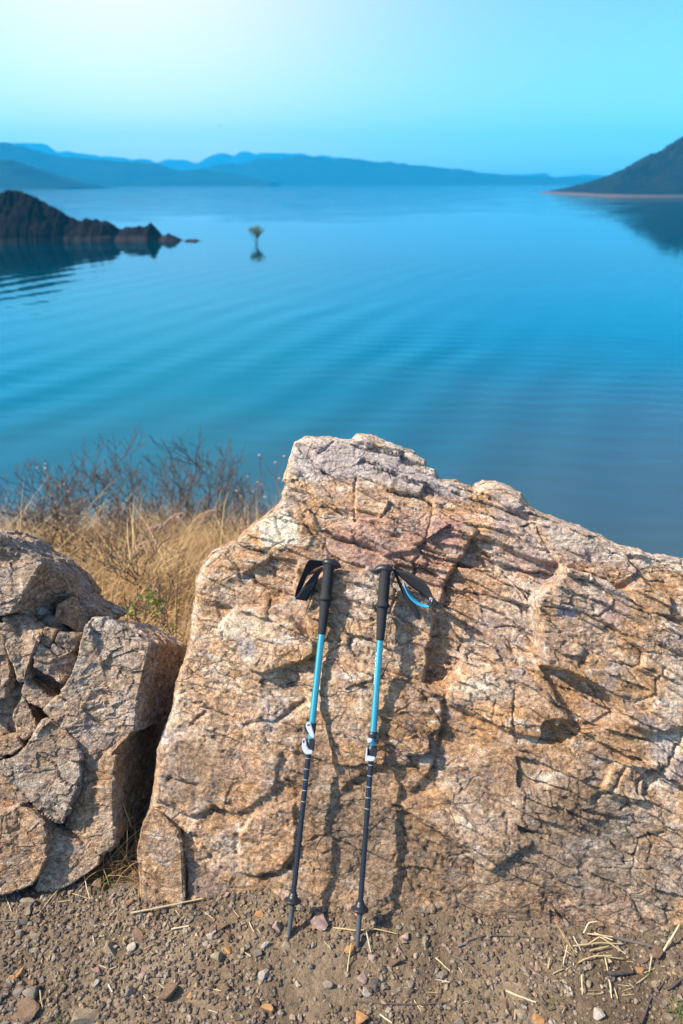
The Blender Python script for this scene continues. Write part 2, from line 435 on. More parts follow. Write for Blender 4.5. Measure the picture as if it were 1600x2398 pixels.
# ------------------------------------------------------------------ lake
def water_mat():
    m, t, b = new_mat('lake_water')
    co = ND(t, 'ShaderNodeTexCoord').outputs['Object']
    sx = ND(t, 'ShaderNodeSeparateXYZ', {0: co})
    dist = sx.outputs[1]
    # shallow, silty water beside the bank; deep blue further out
    nb = ND(t, 'ShaderNodeTexNoise', {'Vector': co, 'Scale': 0.06, 'Detail': 3.0}).outputs['Fac']
    sh = ND(t, 'ShaderNodeMapRange', {0: MATH(t, 'ADD', MATH(t, 'ADD', dist, MATH(t, 'MULTIPLY', sx.outputs[0], -0.35)), MATH(t, 'MULTIPLY_ADD', nb, 24.0, -12.0)), 1: 9.0, 2: 42.0}, interpolation_type='SMOOTHSTEP').outputs[0]
    c = MIX(t, sh, (0.045, 0.072, 0.088), (0.0, 0.082, 0.130))
    c = MIX(t, ND(t, 'ShaderNodeMapRange', {0: dist, 1: 45.0, 2: 95.0}, interpolation_type='SMOOTHSTEP').outputs[0], c, (0.0, 0.020, 0.038))
    b.inputs['Roughness'].default_value = 0.05; b.inputs['IOR'].default_value = 1.333

    def wave(rot, scale, dist_, seed, sxy=(1, 1)):
        mp = ND(t, 'ShaderNodeMapping', {'Vector': co, 'Rotation': (0, 0, R(rot)), 'Location': (seed, seed, 0), 'Scale': (sxy[0], sxy[1], 1)}).outputs[0]
        return ND(t, 'ShaderNodeTexWave', {'Vector': mp, 'Scale': scale, 'Distortion': dist_, 'Detail': 2.0, 'Detail Scale': 0.6}, wave_profile='SIN').outputs['Fac']
    mpn = ND(t, 'ShaderNodeMapping', {'Vector': co, 'Scale': (0.35, 1.0, 1)}).outputs[0]
    patch = RAMP(t, ND(t, 'ShaderNodeTexNoise', {'Vector': co, 'Scale': 0.035, 'Detail': 3.0}).outputs['Fac'], [(0.40, 0.12), (0.60, 1.0)])
    w1 = wave(24, 0.085, 4.0, 3.0)       # long diagonal swell
    w2 = wave(97, 0.22, 8.0, 17.0)
    nz = ND(t, 'ShaderNodeTexNoise', {'Vector': mpn, 'Scale': 1.4, 'Detail': 3.0, 'Roughness': 0.5}).outputs['Fac']
    h = MATH(t, 'ADD', MATH(t, 'MULTIPLY', w1, 0.10), MATH(t, 'MULTIPLY', w2, 0.012))
    h = MATH(t, 'MULTIPLY', MATH(t, 'ADD', h, MATH(t, 'MULTIPLY', nz, 0.03)), patch)
    fade = RAMP(t, MATH(t, 'DIVIDE', dist, 1000.0), [(0.02, 1.0), (0.09, 0.10), (0.16, 0.12), (0.40, 1.8), (1.0, 4.0)])
    bn = ND(t, 'ShaderNodeBump', {'Height': MATH(t, 'MULTIPLY', h, fade), 'Strength': 1.0, 'Distance': 1.0})
    # blue-green water: body colour below, tinted mirror above, split by Fresnel
    df = ND(t, 'ShaderNodeBsdfDiffuse', {'Color': c, 'Normal': bn.outputs[0]})
    fr = ND(t, 'ShaderNodeFresnel', {'IOR': 1.333, 'Normal': bn.outputs[0]})
    gcol = MIX(t, ND(t, 'ShaderNodeMapRange', {0: fr.outputs[0], 1: 0.15, 2: 0.75}).outputs[0], (0.05, 0.86, 0.94), (0.66, 0.94, 0.97))
    gl = ND(t, 'ShaderNodeBsdfGlossy', {'Color': gcol, 'Roughness': 0.05, 'Normal': bn.outputs[0]})
    mx = ND(t, 'ShaderNodeMixShader', {0: fr.outputs[0], 1: df.outputs[0], 2: gl.outputs[0]})
    t.links.new(mx.outputs[0], [x for x in t.nodes if x.type == 'OUTPUT_MATERIAL'][0].inputs[0]); t.nodes.remove(b)
    return m
wx = np.array([-4400, -2000, -400, -60, 60, 400, 2000, 4400.0]); wy = np.array([6.0, 30, 120, 500, 2000, 3450.0])
X, Y = np.meshgrid(wx, wy)
tag(obj('lake_water', mesh_from('lake_water', np.stack([X.ravel(), Y.ravel(), np.zeros(X.size)], -1), grid_faces(len(wy), len(wx)), False), water_mat(), loc=(0, 0, LAKE)), kind='structure')

# ------------------------------------------------------------------ hills
def hill_mat(name, lo, hi, shore, band, scale):
    m, t, b = new_mat(name)
    g = ND(t, 'ShaderNodeNewGeometry').outputs['Position']
    n = ND(t, 'ShaderNodeTexNoise', {'Vector': g, 'Scale': scale, 'Detail': 8.0, 'Roughness': 0.7}).outputs['Fac']
    c = RAMP(t, n, [(0.35, lo), (0.65, hi)])
    z = ND(t, 'ShaderNodeSeparateXYZ', {0: g}).outputs[2]
    k = MATH(t, 'ADD', z, MATH(t, 'MULTIPLY_ADD', n, band, -band * 0.5))
    f = ND(t, 'ShaderNodeMapRange', {0: k, 1: LAKE + band * 0.8, 2: LAKE + band * 1.1}).outputs[0]
    c = MIX(t, f, shore, c)
    t.links.new(c, b.inputs['Base Color']); b.inputs['Roughness'].default_value = 0.95; b.inputs['Specular IOR Level'].default_value = 0.05
    return m
M_HILL = hill_mat('far_hill_woods', (0.004, 0.012, 0.012), (0.014, 0.024, 0.022), (0.03, 0.03, 0.03), 1.2, 0.02)
M_HILLR = hill_mat('near_hill_woods', (0.003, 0.008, 0.009), (0.016, 0.013, 0.012), (0.11, 0.068, 0.055), 1.3, 0.06)

def ridge(name, prof, D, depth, mat, nx=160, ny=26, rough=0.02, seed=0, front=0.5, bush=0.5):
    xs = np.array([p[0] for p in prof], float); ys = np.array([p[1] for p in prof], float)
    px = np.linspace(xs[0], xs[-1], nx); py = np.interp(px, xs, ys)
    py = py - bush * fbm(P3(px / 13.0), 3, seed + 9, 0.65)
    crest = at(px, py, D)                                  # crest line of the ridge
    ts = np.linspace(-1, 1, ny)
    co = []
    for tt in ts:
        y = D + tt * depth * (front if tt < 0 else 1.0)
        hgt = np.maximum(crest[:, 2] - LAKE, 0.0) * (1 - abs(tt)) ** 0.8
        x = crest[:, 0]
        w = noise(np.stack([x / depth * 3, np.full(nx, tt * 2.0), np.zeros(nx)], -1), seed)
        hgt = hgt * (1 + 0.30 * np.minimum(w, 0) * (abs(tt) > 0.04)) + rough * depth * np.minimum(fbm(np.stack([x / depth * 14, np.full(nx, tt * 9), np.zeros(nx)], -1), 3, seed + 3, 0.6), 0.25) * (1 - abs(tt)) * np.minimum(1, hgt / (0.1 * depth + 1e-6))
        co.append(np.stack([x, np.full(nx, y) + 0 * x, LAKE - 1.0 + hgt + 1.0 * (hgt > 0)], -1))
    return tag(obj(name, mesh_from(name, np.concatenate(co), grid_faces(ny, nx)), mat), kind='structure')

ridge('pale_far_mountains', [(-400, 420), (-150, 350), (40, 331), (100, 333), (170, 355), (300, 369), (470, 374), (510, 357), (560, 351), (620, 356), (720, 357), (800, 366), (900, 395), (1000, 424)], 3150, 240, M_HILL, rough=0.01, seed=4)
ridge('low_far_hills', [(1050, 400), (1150, 408), (1240, 408), (1275, 404), (1300, 415), (1370, 408), (1420, 410), (1500, 400), (1700, 395), (1900, 410), (2100, 424)], 2700, 300, M_HILL, rough=0.01, seed=6)
ridge('long_far_hill', [(420, 424), (470, 395), (520, 380), (560, 383), (600, 372), (650, 366), (672, 359), (700, 361), (760, 366), (840, 371), (940, 380), (1020, 390), (1075, 394), (1120, 403), (1200, 410), (1290, 414), (1420, 418), (1500, 424)], 2100, 330, M_HILL, rough=0.012, seed=8)
ridge('wooded_far_hill', [(-700, 410), (-400, 350), (-150, 330), (0, 328), (30, 334), (80, 350), (130, 362), (190, 369), (260, 374), (330, 378), (400, 386), (470, 396), (540, 405), (600, 418), (640, 428)], 1650, 300, M_HILL, rough=0.014, seed=11)
ridge('dark_far_hill', [(-700, 425), (-300, 385), (-60, 372), (20, 371), (60, 380), (110, 405), (150, 424), (185, 437)], 1000, 190, M_HILL, rough=0.014, seed=13)
ridge('right_shore_hill', [(1372, 460), (1385, 452), (1398, 440), (1420, 424), (1460, 408), (1500, 388), (1540, 362), (1575, 338), (1600, 325), (1680, 300), (1800, 290), (2000, 320), (2300, 400)], 520, 150, M_HILLR, nx=320, ny=70, rough=0.040, seed=15, front=0.33, bush=3.0)

# rocky, scrubby headland on the left
M_HEAD = hill_mat('headland_scrub', (0.003, 0.003, 0.003), (0.014, 0.009, 0.008), (0.026, 0.021, 0.020), 1.0, 0.35)
def headland():
    prof = [(-420, 440), (-200, 425), (-60, 440), (0, 452), (40, 449), (80, 462), (120, 482), (160, 510), (190, 514), (225, 513), (255, 520), (275, 538), (300, 532), (330, 530), (352, 523), (368, 545), (378, 553), (395, 546), (415, 556), (424, 566), (440, 560), (458, 560), (474, 568)]
    xs = np.array([p[0] for p in prof], float); ys = np.array([p[1] for p in prof], float)
    nx, ny = 420, 44; px = np.linspace(xs[0], xs[-1], nx); py = np.interp(px, xs, ys)
    py = py - 5.0 * fbm(P3(px / 16.0), 3, 77, 0.6) * np.clip((562 - py) / 40, 0.15, 1)
    D = 122 + np.clip((px - 474) / 900, -1, 0) * 2
    cr = np.stack([at(px[i], py[i], D[i]) for i in range(nx)])
    co = []
    for tt in np.linspace(-1, 1, ny):
        H = np.maximum(cr[:, 2] - LAKE, 0.05); w = 2.2 + 0.9 * H
        y = D + tt * w * (0.8 if tt < 0 else 1.6)
        q = np.stack([cr[:, 0] * 0.45, y * 0.45, np.zeros(nx)], -1)
        h = H * (1 - abs(tt)) ** 0.55 * (1 + 0.22 * np.minimum(fbm(q, 4, 5, 0.7), 0.1) * (abs(tt) > 0.02) + 0.07 * fbm(q * 4, 3, 8))
        co.append(np.stack([cr[:, 0], y, LAKE - 0.25 + h + 0.25 * (1 - abs(tt))], -1))
    o = obj('headland', mesh_from('headland', np.concatenate(co), grid_faces(ny, nx)), M_HEAD)
    return tag(o, kind='structure')
headland()

# ------------------------------------------------------------------ boulder
BETA = R(57)
Uv = np.array([math.cos(R(3)), -math.sin(R(3)), 0.0])
Vv = np.array([0.0, math.cos(BETA), math.sin(BETA)]); Vv -= Uv * (Uv @ Vv); Vv /= np.linalg.norm(Vv)
Nv = np.cross(Uv, Vv)
OB = np.array([0.0, 1.185, 0.0])

def macro(u, v):
    t = np.maximum(v - 0.98, 0)
    m = -0.42 * t * t / (t + 0.15)
    r = np.maximum(u - 0.25, 0)
    m = m - 0.10 * r * r * sst(0.2, 0.9, v)
    return m + 0.022 * np.sin(u * 3.1 + 0.6) * np.sin(v * 4.0 + 0.3)

def bsurf(u, v, h=0.0):
    u = np.asarray(u, float); v = np.asarray(v, float)
    return OB + u[..., None] * Uv + v[..., None] * Vv + (macro(u, v) + h)[..., None] * Nv

def px2uv(pts):
    pts = np.asarray(pts, float); d = ray(pts[:, 0], pts[:, 1])
    t = ((OB - CAM) @ Nv) / (d @ Nv); P = CAM + d * t[:, None] - OB
    u, v = P @ Uv, P @ Vv
    for _ in range(12):
        m = macro(u, v); t = ((OB - CAM) @ Nv + m) / (d @ Nv); P = CAM + d * t[:, None] - OB
        u, v = P @ Uv, P @ Vv
    return np.stack([u, v], -1)

OUT_L = [(322, 2150), (322, 2060), (321, 1983), (332, 1945), (339, 1915), (350, 1870), (357, 1819), (360, 1790), (363, 1763), (371, 1736), (398, 1670), (410, 1599), (420, 1570), (431, 1539), (443, 1495), (443, 1450), (450, 1415), (456, 1360), (472, 1322), (495, 1293), (533, 1274), (555, 1262), (593, 1223), (632, 1195), (645, 1191), (664, 1160), (660, 1150), (672, 1128), (665, 1121), (672, 1089), (680, 1064), (689, 1030)]
OUT_T = [(689, 1030), (715, 1021), (762, 1021), (822, 1029), (838, 1012), (870, 1013), (902, 1029), (931, 1041), (969, 1057), (994, 1077), (996, 1092), (1017, 1099), (1030, 1124), (1071, 1123), (1112, 1144), (1122, 1135), (1138, 1127), (1164, 1127), (1196, 1138), (1221, 1154), (1237, 1181), (1266, 1196), (1320, 1221), (1365, 1234), (1419, 1256), (1457, 1279), (1508, 1291), (1524, 1301), (1600, 1310), (1700, 1330), (1840, 1400)]
OUT_R = [(2060, 2330), (2050, 2000), (2000, 1700), (1930, 1500), (1840, 1400)]

def resample(p, n, wts=None):
    s = np.concatenate([[0], np.cumsum(np.linalg.norm(np.diff(p, axis=0), axis=1))])
    q = np.linspace(0, s[-1], n) if wts is None else s[-1] * wts
    return np.stack([np.interp(q, s, p[:, 0]), np.interp(q, s, p[:, 1])], -1)

def build_boulder():
    nc, nr = 620, 440
    L = px2uv(OUT_L); T = px2uv(OUT_T); Rr = px2uv(OUT_R)
    L[0] = (L[1][0] - 0.0, -0.10); Rr[0] = (Rr[0][0], -0.10)
    B = np.array([[L[0][0], -0.10], [Rr[0][0], -0.10]])
    wtop = np.linspace(0, 1, nc); wtop = wtop + 0.0
    L, Rr = resample(L, nr), resample(Rr, nr); T, B = resample(T, nc), resample(B, nc)
    s = np.linspace(0, 1, nc)[None, :, None]; t = np.linspace(0, 1, nr)[:, None, None]
    G = (1 - t) * B[None] + t * T[None] + (1 - s) * L[:, None] + s * Rr[:, None] \
        - ((1 - s) * (1 - t) * B[0] + s * (1 - t) * B[-1] + (1 - s) * t * T[0] + s * t * T[-1])
    u, v = G[..., 0].ravel(), G[..., 1].ravel()
    # distance to the free outline
    outl = np.concatenate([resample(L, 70), resample(T, 70)[1:], resample(Rr, 24)[::-1][1:]])
    db = segdist(u, v, outl, False)
    # warped coordinates: broken edges instead of ruled ones
    q = P3(u, v)
    wu = u + 0.010 * fbm(q * 9, 3, 31) + 0.004 * fbm(q * 38, 3, 33)
    wv_ = v + 0.010 * fbm(q * 9 + 5, 3, 37) + 0.004 * fbm(q * 38 + 5, 3, 39)
    h = 0.030 * fbm(q * 2.4, 3, 41)
    def plate(pts, hgt, w=0.010, tiltu=0.0, tiltv=0.0):
        nonlocal h
        P = px2uv(pts); lo, hi = P.min(0) - 0.05, P.max(0) + 0.05
        k = np.where((wu > lo[0]) & (wu < hi[0]) & (wv_ > lo[1]) & (wv_ < hi[1]))[0]
        a, b_ = wu[k], wv_[k]
        d = segdist(a, b_, P, True) * np.where(inside(a, b_, P), 1, -1)
        c = P.mean(0)
        h[k] += sst(-w * 0.5, w * 0.5, d) * (hgt + tiltu * (a - c[0]) + tiltv * (b_ - c[1]))
    def crack(pts, depth=0.016, w=0.0055, lip=0.0):
        nonlocal h
        P = px2uv(pts); lo, hi = P.min(0) - 0.04, P.max(0) + 0.04
        k = np.where((wu > lo[0]) & (wu < hi[0]) & (wv_ > lo[1]) & (wv_ < hi[1]))[0]
        d = segdist(wu[k], wv_[k], P, False)
        vary = 0.65 + 0.7 * noise(P3(u[k], v[k]) * 16, 77)
        h[k] -= depth * np.clip(vary, 0.25, 1.3) * np.exp(-(d / w) ** 2)
    # proud and sunken plates read off the rock
    plate([(1304, 1326), (1374, 1346), (1441, 1381), (1489, 1425), (1547, 1448), (1640, 1490), (1720, 1600), (1600, 1690), (1520, 1712), (1470, 1690), (1441, 1657), (1417, 1622), (1369, 1595), (1310, 1574), (1266, 1553), (1263, 1515), (1253, 1467), (1247, 1406), (1253, 1381), (1307, 1352)], 0.050, 0.012, -0.05, 0.06)
    plate([(1106, 1259), (1148, 1263), (1228, 1298), (1304, 1326), (1300, 1352), (1253, 1381), (1247, 1406), (1253, 1467), (1263, 1525), (1221, 1537), (1173, 1511), (1100, 1480), (1040, 1420), (1049, 1373), (1077, 1313), (1097, 1271)], -0.036, 0.012, -0.02, 0.0)
    plate([(700, 1370), (860, 1330), (1010, 1400), (1011, 1456), (1008, 1495), (996, 1518), (1005, 1554), (993, 1596), (1047, 1640), (1038, 1688), (1029, 1757), (1012, 1805), (960, 1850), (880, 1800), (800, 1850), (760, 1700), (740, 1530)], 0.022, 0.016, -0.01, 0.02)
    plate([(1011, 1456), (1040, 1425), (1080, 1460), (1085, 1570), (1040, 1600), (993, 1598), (1005, 1554), (996, 1518), (1008, 1495)], -0.030, 0.016)
    plate([(505, 1483), (520, 1450), (545, 1425), (620, 1420), (680, 1450), (735, 1500), (740, 1530), (700, 1550), (650, 1560), (622, 1572), (586, 1566), (556, 1527)], 0.034, 0.014, 0.03, -0.05)
    plate([(640, 1306), (690, 1312), (694, 1402), (640, 1384), (574, 1352), (600, 1330)], -0.020, 0.012)
    plate([(1055, 1600), (1150, 1560), (1250, 1600), (1330, 1680), (1290, 1700), (1264, 1732), (1204, 1717), (1154, 1696), (1112, 1687), (1055, 1652)], 0.024, 0.014, 0, -0.05)
    plate([(1266, 1560), (1310, 1580), (1369, 1600), (1417, 1628), (1441, 1665), (1400, 1700), (1351, 1700), (1327, 1665), (1290, 1610)], -0.028, 0.02, 0.03, 0.05)
    plate([(1268, 1690), (1290, 1676), (1330, 1678), (1350, 1710), (1330, 1740), (1268, 1740)], -0.028, 0.012)
    plate([(371, 1882), (410, 1900), (446, 1915), (485, 1903), (508, 1891), (560, 1900), (640, 1850), (660, 1760), (560, 1690), (450, 1700), (395, 1760), (366, 1830)], 0.013, 0.012, 0, -0.05)
    plate([(560, 1960), (600, 1900), (690, 1880), (692, 2004), (660, 2040), (622, 2058), (560, 2050)], 0.018, 0.012, 0.03, -0.06)
    plate([(829, 1195), (886, 1214), (899, 1210), (915, 1175), (873, 1147), (835, 1137)], 0.014, 0.008)
    plate([(1014, 1198), (1065, 1200), (1103, 1238), (1116, 1249), (1077, 1311), (1033, 1293), (994, 1278), (1001, 1242)], 0.012, 0.008, 0.06, 0)
    plate([(758, 1242), (793, 1258), (832, 1268), (905, 1300), (988, 1283), (921, 1257), (873, 1238), (832, 1225), (800, 1225)], 0.013, 0.008)
    plate([(911, 1150), (982, 1166), (1000, 1130), (960, 1112), (920, 1118)], 0.016, 0.008)
    plate([(822, 1030), (838, 1013), (902, 1029), (931, 1041), (930, 1060), (880, 1050)], 0.018, 0.010)
    plate([(932, 1062), (969, 1057), (996, 1080), (996, 1094), (950, 1094)], -0.020, 0.010)
    plate([(1122, 1135), (1164, 1127), (1221, 1154), (1237, 1181), (1200, 1200), (1140, 1170)], 0.016, 0.010)
    plate([(1255, 1225), (1365, 1240), (1470, 1300), (1490, 1340), (1440, 1372), (1330, 1320), (1290, 1290)], 0.020, 0.010, 0, 0.05)
    plate([(1470, 1300), (1620, 1310), (1720, 1360), (1640, 1400), (1530, 1370), (1490, 1345)], -0.026, 0.016)
    plate([(1450, 1380), (1500, 1362), (1565, 1395), (1568, 1450), (1547, 1448), (1489, 1425)], 0.020, 0.010)
    plate([(593, 1223), (640, 1196), (720, 1190), (760, 1240), (700, 1290), (620, 1290)], 0.012, 0.010, -0.05, 0.1)
    plate([(930, 1880), (1040, 1850), (1180, 1900), (1240, 1960), (1133, 2040), (1094, 1995), (1055, 1974), (1011, 1941), (969, 1918)], 0.020, 0.016, 0, -0.04)
    plate([(1440, 1790), (1530, 1780), (1500, 1880), (1430, 1870), (1400, 1850)], 0.016, 0.010)
    # open joints
    for c_, d_, w_ in (
        ([(666, 1156), (691, 1175), (726, 1188), (755, 1204)], .02, .006), ([(835, 1121), (829, 1179), (830, 1268)], .014, .004),
        ([(758, 1242), (793, 1258), (832, 1268), (905, 1300)], .022, .006), ([(832, 1223), (873, 1236), (921, 1255), (988, 1281), (1033, 1293), (1077, 1311)], .02, .005),
        ([(829, 1195), (886, 1214), (899, 1210), (915, 1175)], .014, .004), ([(911, 1150), (982, 1166), (1065, 1198), (1103, 1236)], .022, .006),
        ([(1014, 1198), (1001, 1242), (994, 1278), (972, 1313), (972, 1344)], .016, .004), ([(1116, 1249), (1097, 1271), (1077, 1313), (1049, 1373), (1036, 1415)], .02, .006),
        ([(1047, 1644), (1038, 1688), (1029, 1757), (1017, 1801)], .026, .006), ([(1055, 1650), (1112, 1685), (1154, 1694), (1204, 1715), (1264, 1730)], .024, .006),
        ([(1112, 1712), (1163, 1739), (1231, 1766), (1267, 1784)], .016, .004), ([(930, 1891), (969, 1918), (1011, 1941), (1055, 1974), (1094, 1995), (1133, 2040)], .026, .008),
        ([(1181, 1909), (1222, 1938), (1267, 1953), (1297, 1965)], .018, .006), ([(574, 1697), (616, 1691), (657, 1679), (717, 1641)], .020, .006),
        ([(449, 1697), (467, 1676), (485, 1670)], .016, .005), ([(410, 1632), (434, 1626)], .014, .005), ([(440, 1629), (461, 1650), (479, 1644)], .014, .005),
        ([(395, 1822), (431, 1831), (467, 1843)], .030, .009), ([(371, 1882), (410, 1900), (446, 1915), (485, 1903), (508, 1891), (547, 1926), (568, 1938)], .028, .008),
        ([(425, 1950), (428, 2030), (431, 2114)], .030, .006), ([(690, 2007), (657, 2040), (622, 2058)], .028, .010),
        ([(635, 1300), (645, 1345)], .012, .004), ([(574, 1348), (632, 1376), (689, 1399)], .012, .004), ([(742, 1060), (790, 1025)], .012, .004),
        ([(1144, 1168), (1180, 1190), (1215, 1212), (1256, 1222)], .020, .006), ([(1110, 1190), (1160, 1215), (1215, 1262), (1228, 1275), (1290, 1292)], .018, .005),
        ([(1262, 1238), (1285, 1290), (1303, 1328)], .018, .005), ([(1304, 1326), (1374, 1346), (1441, 1381)], .020, .006), ([(1489, 1425), (1547, 1448), (1600, 1485)], .022, .006),
        ([(1247, 1395), (1330, 1420), (1430, 1475), (1520, 1505), (1600, 1535)], .012, .004), ([(1100, 1325), (1150, 1345), (1200, 1375), (1230, 1400)], .014, .004),
        ([(1365, 1245), (1420, 1275), (1475, 1295)], .016, .005), ([(1465, 1800), (1440, 1840), (1390, 1870)], .018, .006), ([(1600, 1700), (1560, 1790), (1500, 1830), (1490, 1880), (1460, 1900)], .018, .005),
        ([(1280, 1855), (1360, 1895), (1440, 1920), (1520, 1950), (1600, 2000)], .018, .005), ([(1560, 1955), (1510, 1975), (1490, 2010)], .014, .004), ([(556, 1527), (586, 1566), (622, 1572)], .016, .006),
        ([(1340, 1430), (1480, 1500)], .008, .004), ([(1187, 1920), (1188, 1965)], .014, .003), ([(875, 1560), (930, 1585), (993, 1600), (1040, 1640)], .014, .004),
        ([(930, 1660), (980, 1640), (1030, 1630)], .010, .004), ([(1200, 1620), (1210, 1740)], .010, .003), ([(1156, 1640), (1150, 1700)], .010, .003),
        ([(1540, 1560), (1520, 1620), (1480, 1640)], .012, .004), ([(1360, 1940), (1430, 1980), (1520, 2060)], .010, .004)):
        crack(c_, d_, w_)
    # joint-bounded facets at three sizes; the upper right is the most shattered
    px, py = proj(bsurf(u, v))
    shat = 0.45 + 0.55 * sst(-500, 400, (px - 800) - (py - 1450) * 0.9)
    f1, e1 = facets2(wu, wv_, 0.22, 0.075, R(-24), 51, 1.2)
    f2, e2 = facets2(wu, wv_, 0.10, 0.030, R(-26), 61, 1.5)
    f3, e3 = facets2(u + 0.004 * fbm(q * 50, 2, 3), v + 0.004 * fbm(q * 50 + 9, 2, 3), 0.040, 0.013, R(-28), 71, 1.8)
    m1 = sst(-0.1, 0.25, noise(q * 3.1, 81)); m2 = sst(-0.2, 0.3, noise(q * 4.7, 83)); m3 = sst(-0.25, 0.3, noise(q * 6.3, 85))
    h += 0.024 * shat * f1 - 0.008 * m1 * shat * np.exp(-(e1 / 0.04) ** 2)
    h += 0.0105 * (0.4 + 0.6 * shat) * f2 * (0.3 + 0.7 * m2) - 0.0028 * m2 * np.exp(-(e2 / 0.06) ** 2)
    h += 0.0060 * f3 * (0.3 + 0.7 * m3)
    # bedding: thin layers, each stepping out over the one below
    rot = R(-24); bed = (-u * math.sin(rot) + v * math.cos(rot)) / 0.042 + 1.1 * fbm(q * 3.0, 3, 121)
    along = (u * math.cos(rot) + v * math.sin(rot)); lay = np.floor(bed)
    act = sst(0.05, 0.35, noise(np.stack([along * 4.5, lay * 3.7, np.zeros_like(u)], -1), 131) + 0.35 * shat - 0.08)
    h += 0.0150 * shat * act * (1 - (bed - lay)) ** 1.5
    lump = fbm(q * 17, 4, 91, 0.55)
    h += 0.0075 * lump * (1.25 - shat) + 0.0016 * fbm(q * 50, 3, 93, 0.7, True)
    # roll-over at the free edge
    rr = 0.035; x = np.clip(1 - db / rr, 0, 1); edge = -rr * (1 - np.sqrt(np.maximum(1 - x * x, 0))) * 0.8
    h = h * sst(-0.010, 0.03, db) + edge
    # foot of the rock flares into the soil
    P = bsurf(u, v, h)
    # ---- back of the rock: the outline swept back and down
    ring = np.concatenate([np.arange(0, nr) * nc, (nr - 1) * nc + np.arange(1, nc), np.arange(nr - 2, -1, -1) * nc + nc - 1])
    rb = P[ring]; ruv = np.stack([u[ring], v[ring]], -1)
    tg = np.gradient(ruv, axis=0); k = 9; ker = np.ones(2 * k + 1) / (2 * k + 1)
    tg = np.stack([np.convolve(np.pad(tg[:, i], k, 'edge'), ker, 'valid') for i in range(2)], -1)
    tg /= np.linalg.norm(tg, axis=1)[:, None] + 1e-9
    outw = -tg[:, 1:2] * Uv + tg[:, 0:1] * Vv
    K = 46; rows = []
    for i in range(1, K + 1):
        s_ = (i / K) ** 1.6
        pos = rb - Nv * (0.72 * s_) - outw * (0.05 * s_ + 0.30 * s_ ** 3) + outw * 0.012 * math.sin(min(1, s_ * 12) * math.pi)
        d = 0.030 * fbm(pos * 5, 3, 101) * min(1, s_ * 5) + 0.012 * fbm(pos * 16, 3, 103) * min(1, s_ * 14) + 0.004 * fbm(pos * 60, 2, 105) * min(1, s_ * 40)
        rows.append(pos + (outw * 0.85 - Nv * 0.3) * d[:, None])
    cen = rows[-1].mean(0)
    for i in range(1, 7): rows.append(rows[K - 1] + (cen - rows[K - 1]) * (i / 6.0))
    K += 6
    co = np.concatenate([P] + rows)
    faces = [grid_faces(nr, nc)]
    nring = len(ring); prev = ring
    for i in range(K):
        cur = nr * nc + i * nring + np.arange(nring)
        faces.append(np.stack([prev[:-1], cur[:-1], cur[1:], prev[1:]], -1)); prev = cur
    faces = np.concatenate(faces)
    me = mesh_from('boulder', co, faces)
    # colour zones of the stone, plus a painted lit edge (RGB + A masks)
    zone = np.zeros((len(co), 4))
    def zpoly(ch, pts, val, soft):
        Pz = px2uv(pts); lo, hi = Pz.min(0) - soft, Pz.max(0) + soft
        kk = np.where((u > lo[0]) & (u < hi[0]) & (v > lo[1]) & (v < hi[1]))[0]
        d = segdist(u[kk], v[kk], Pz, True) * np.where(inside(u[kk], v[kk], Pz), 1, -1)
        zone[kk, ch] = np.maximum(zone[kk, ch], val * sst(-soft, soft, d))
    zpoly(0, [(680, 1030), (830, 1020), (960, 1070), (1080, 1130), (1110, 1180), (960, 1160), (860, 1125), (740, 1130), (680, 1110)], 0.95, 0.03)
    zpoly(0, [(1120, 1130), (1210, 1150), (1330, 1230), (1500, 1300), (1480, 1350), (1330, 1320), (1150, 1240)], 0.7, 0.04)
    zpoly(0, [(1110, 1400), (1250, 1380), (1260, 1500), (1200, 1540), (1100, 1480)], 0.55, 0.03)
    zpoly(0, [(1050, 1560), (1200, 1540), (1300, 1620), (1250, 1690), (1120, 1620)], 0.5, 0.04)
    zpoly(0, [(1275, 1410), (1335, 1415), (1340, 1450), (1290, 1450)], 0.9, 0.012)
    zpoly(0, [(540, 1480), (600, 1490), (610, 1545), (570, 1540)], 0.7, 0.012)
    zpoly(1, [(740, 1230), (860, 1190), (1010, 1190), (1110, 1230), (1080, 1320), (1040, 1400), (960, 1350), (860, 1330), (760, 1310)], 0.75, 0.04)
    zpoly(1, [(1010, 1215), (1085, 1220), (1080, 1290), (1020, 1280)], 1.0, 0.015)
    zpoly(1, [(700, 1330), (870, 1330), (900, 1450), (760, 1470)], 0.4, 0.04)
    zpoly(1, [(1330, 1390), (1440, 1390), (1480, 1480), (1350, 1460)], 0.6, 0.03)
    zpoly(1, [(1250, 2080), (1420, 2060), (1560, 2150), (1500, 2220), (1240, 2170)], 0.55, 0.03)
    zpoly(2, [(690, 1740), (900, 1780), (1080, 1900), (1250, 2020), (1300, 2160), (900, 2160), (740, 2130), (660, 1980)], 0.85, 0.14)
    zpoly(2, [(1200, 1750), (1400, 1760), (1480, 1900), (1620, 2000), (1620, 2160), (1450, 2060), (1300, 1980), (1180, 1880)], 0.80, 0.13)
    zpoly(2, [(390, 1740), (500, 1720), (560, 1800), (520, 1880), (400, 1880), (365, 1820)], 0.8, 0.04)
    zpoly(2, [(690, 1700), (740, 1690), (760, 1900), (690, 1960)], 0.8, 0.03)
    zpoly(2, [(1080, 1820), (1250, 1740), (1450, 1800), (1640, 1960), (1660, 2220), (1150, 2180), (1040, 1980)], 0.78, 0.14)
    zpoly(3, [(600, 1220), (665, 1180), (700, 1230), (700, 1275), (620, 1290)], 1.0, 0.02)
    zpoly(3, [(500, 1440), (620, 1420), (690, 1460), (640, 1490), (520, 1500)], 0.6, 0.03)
    zpoly(3, [(1040, 1600), (1150, 1560), (1200, 1620), (1080, 1650)], 0.7, 0.03)
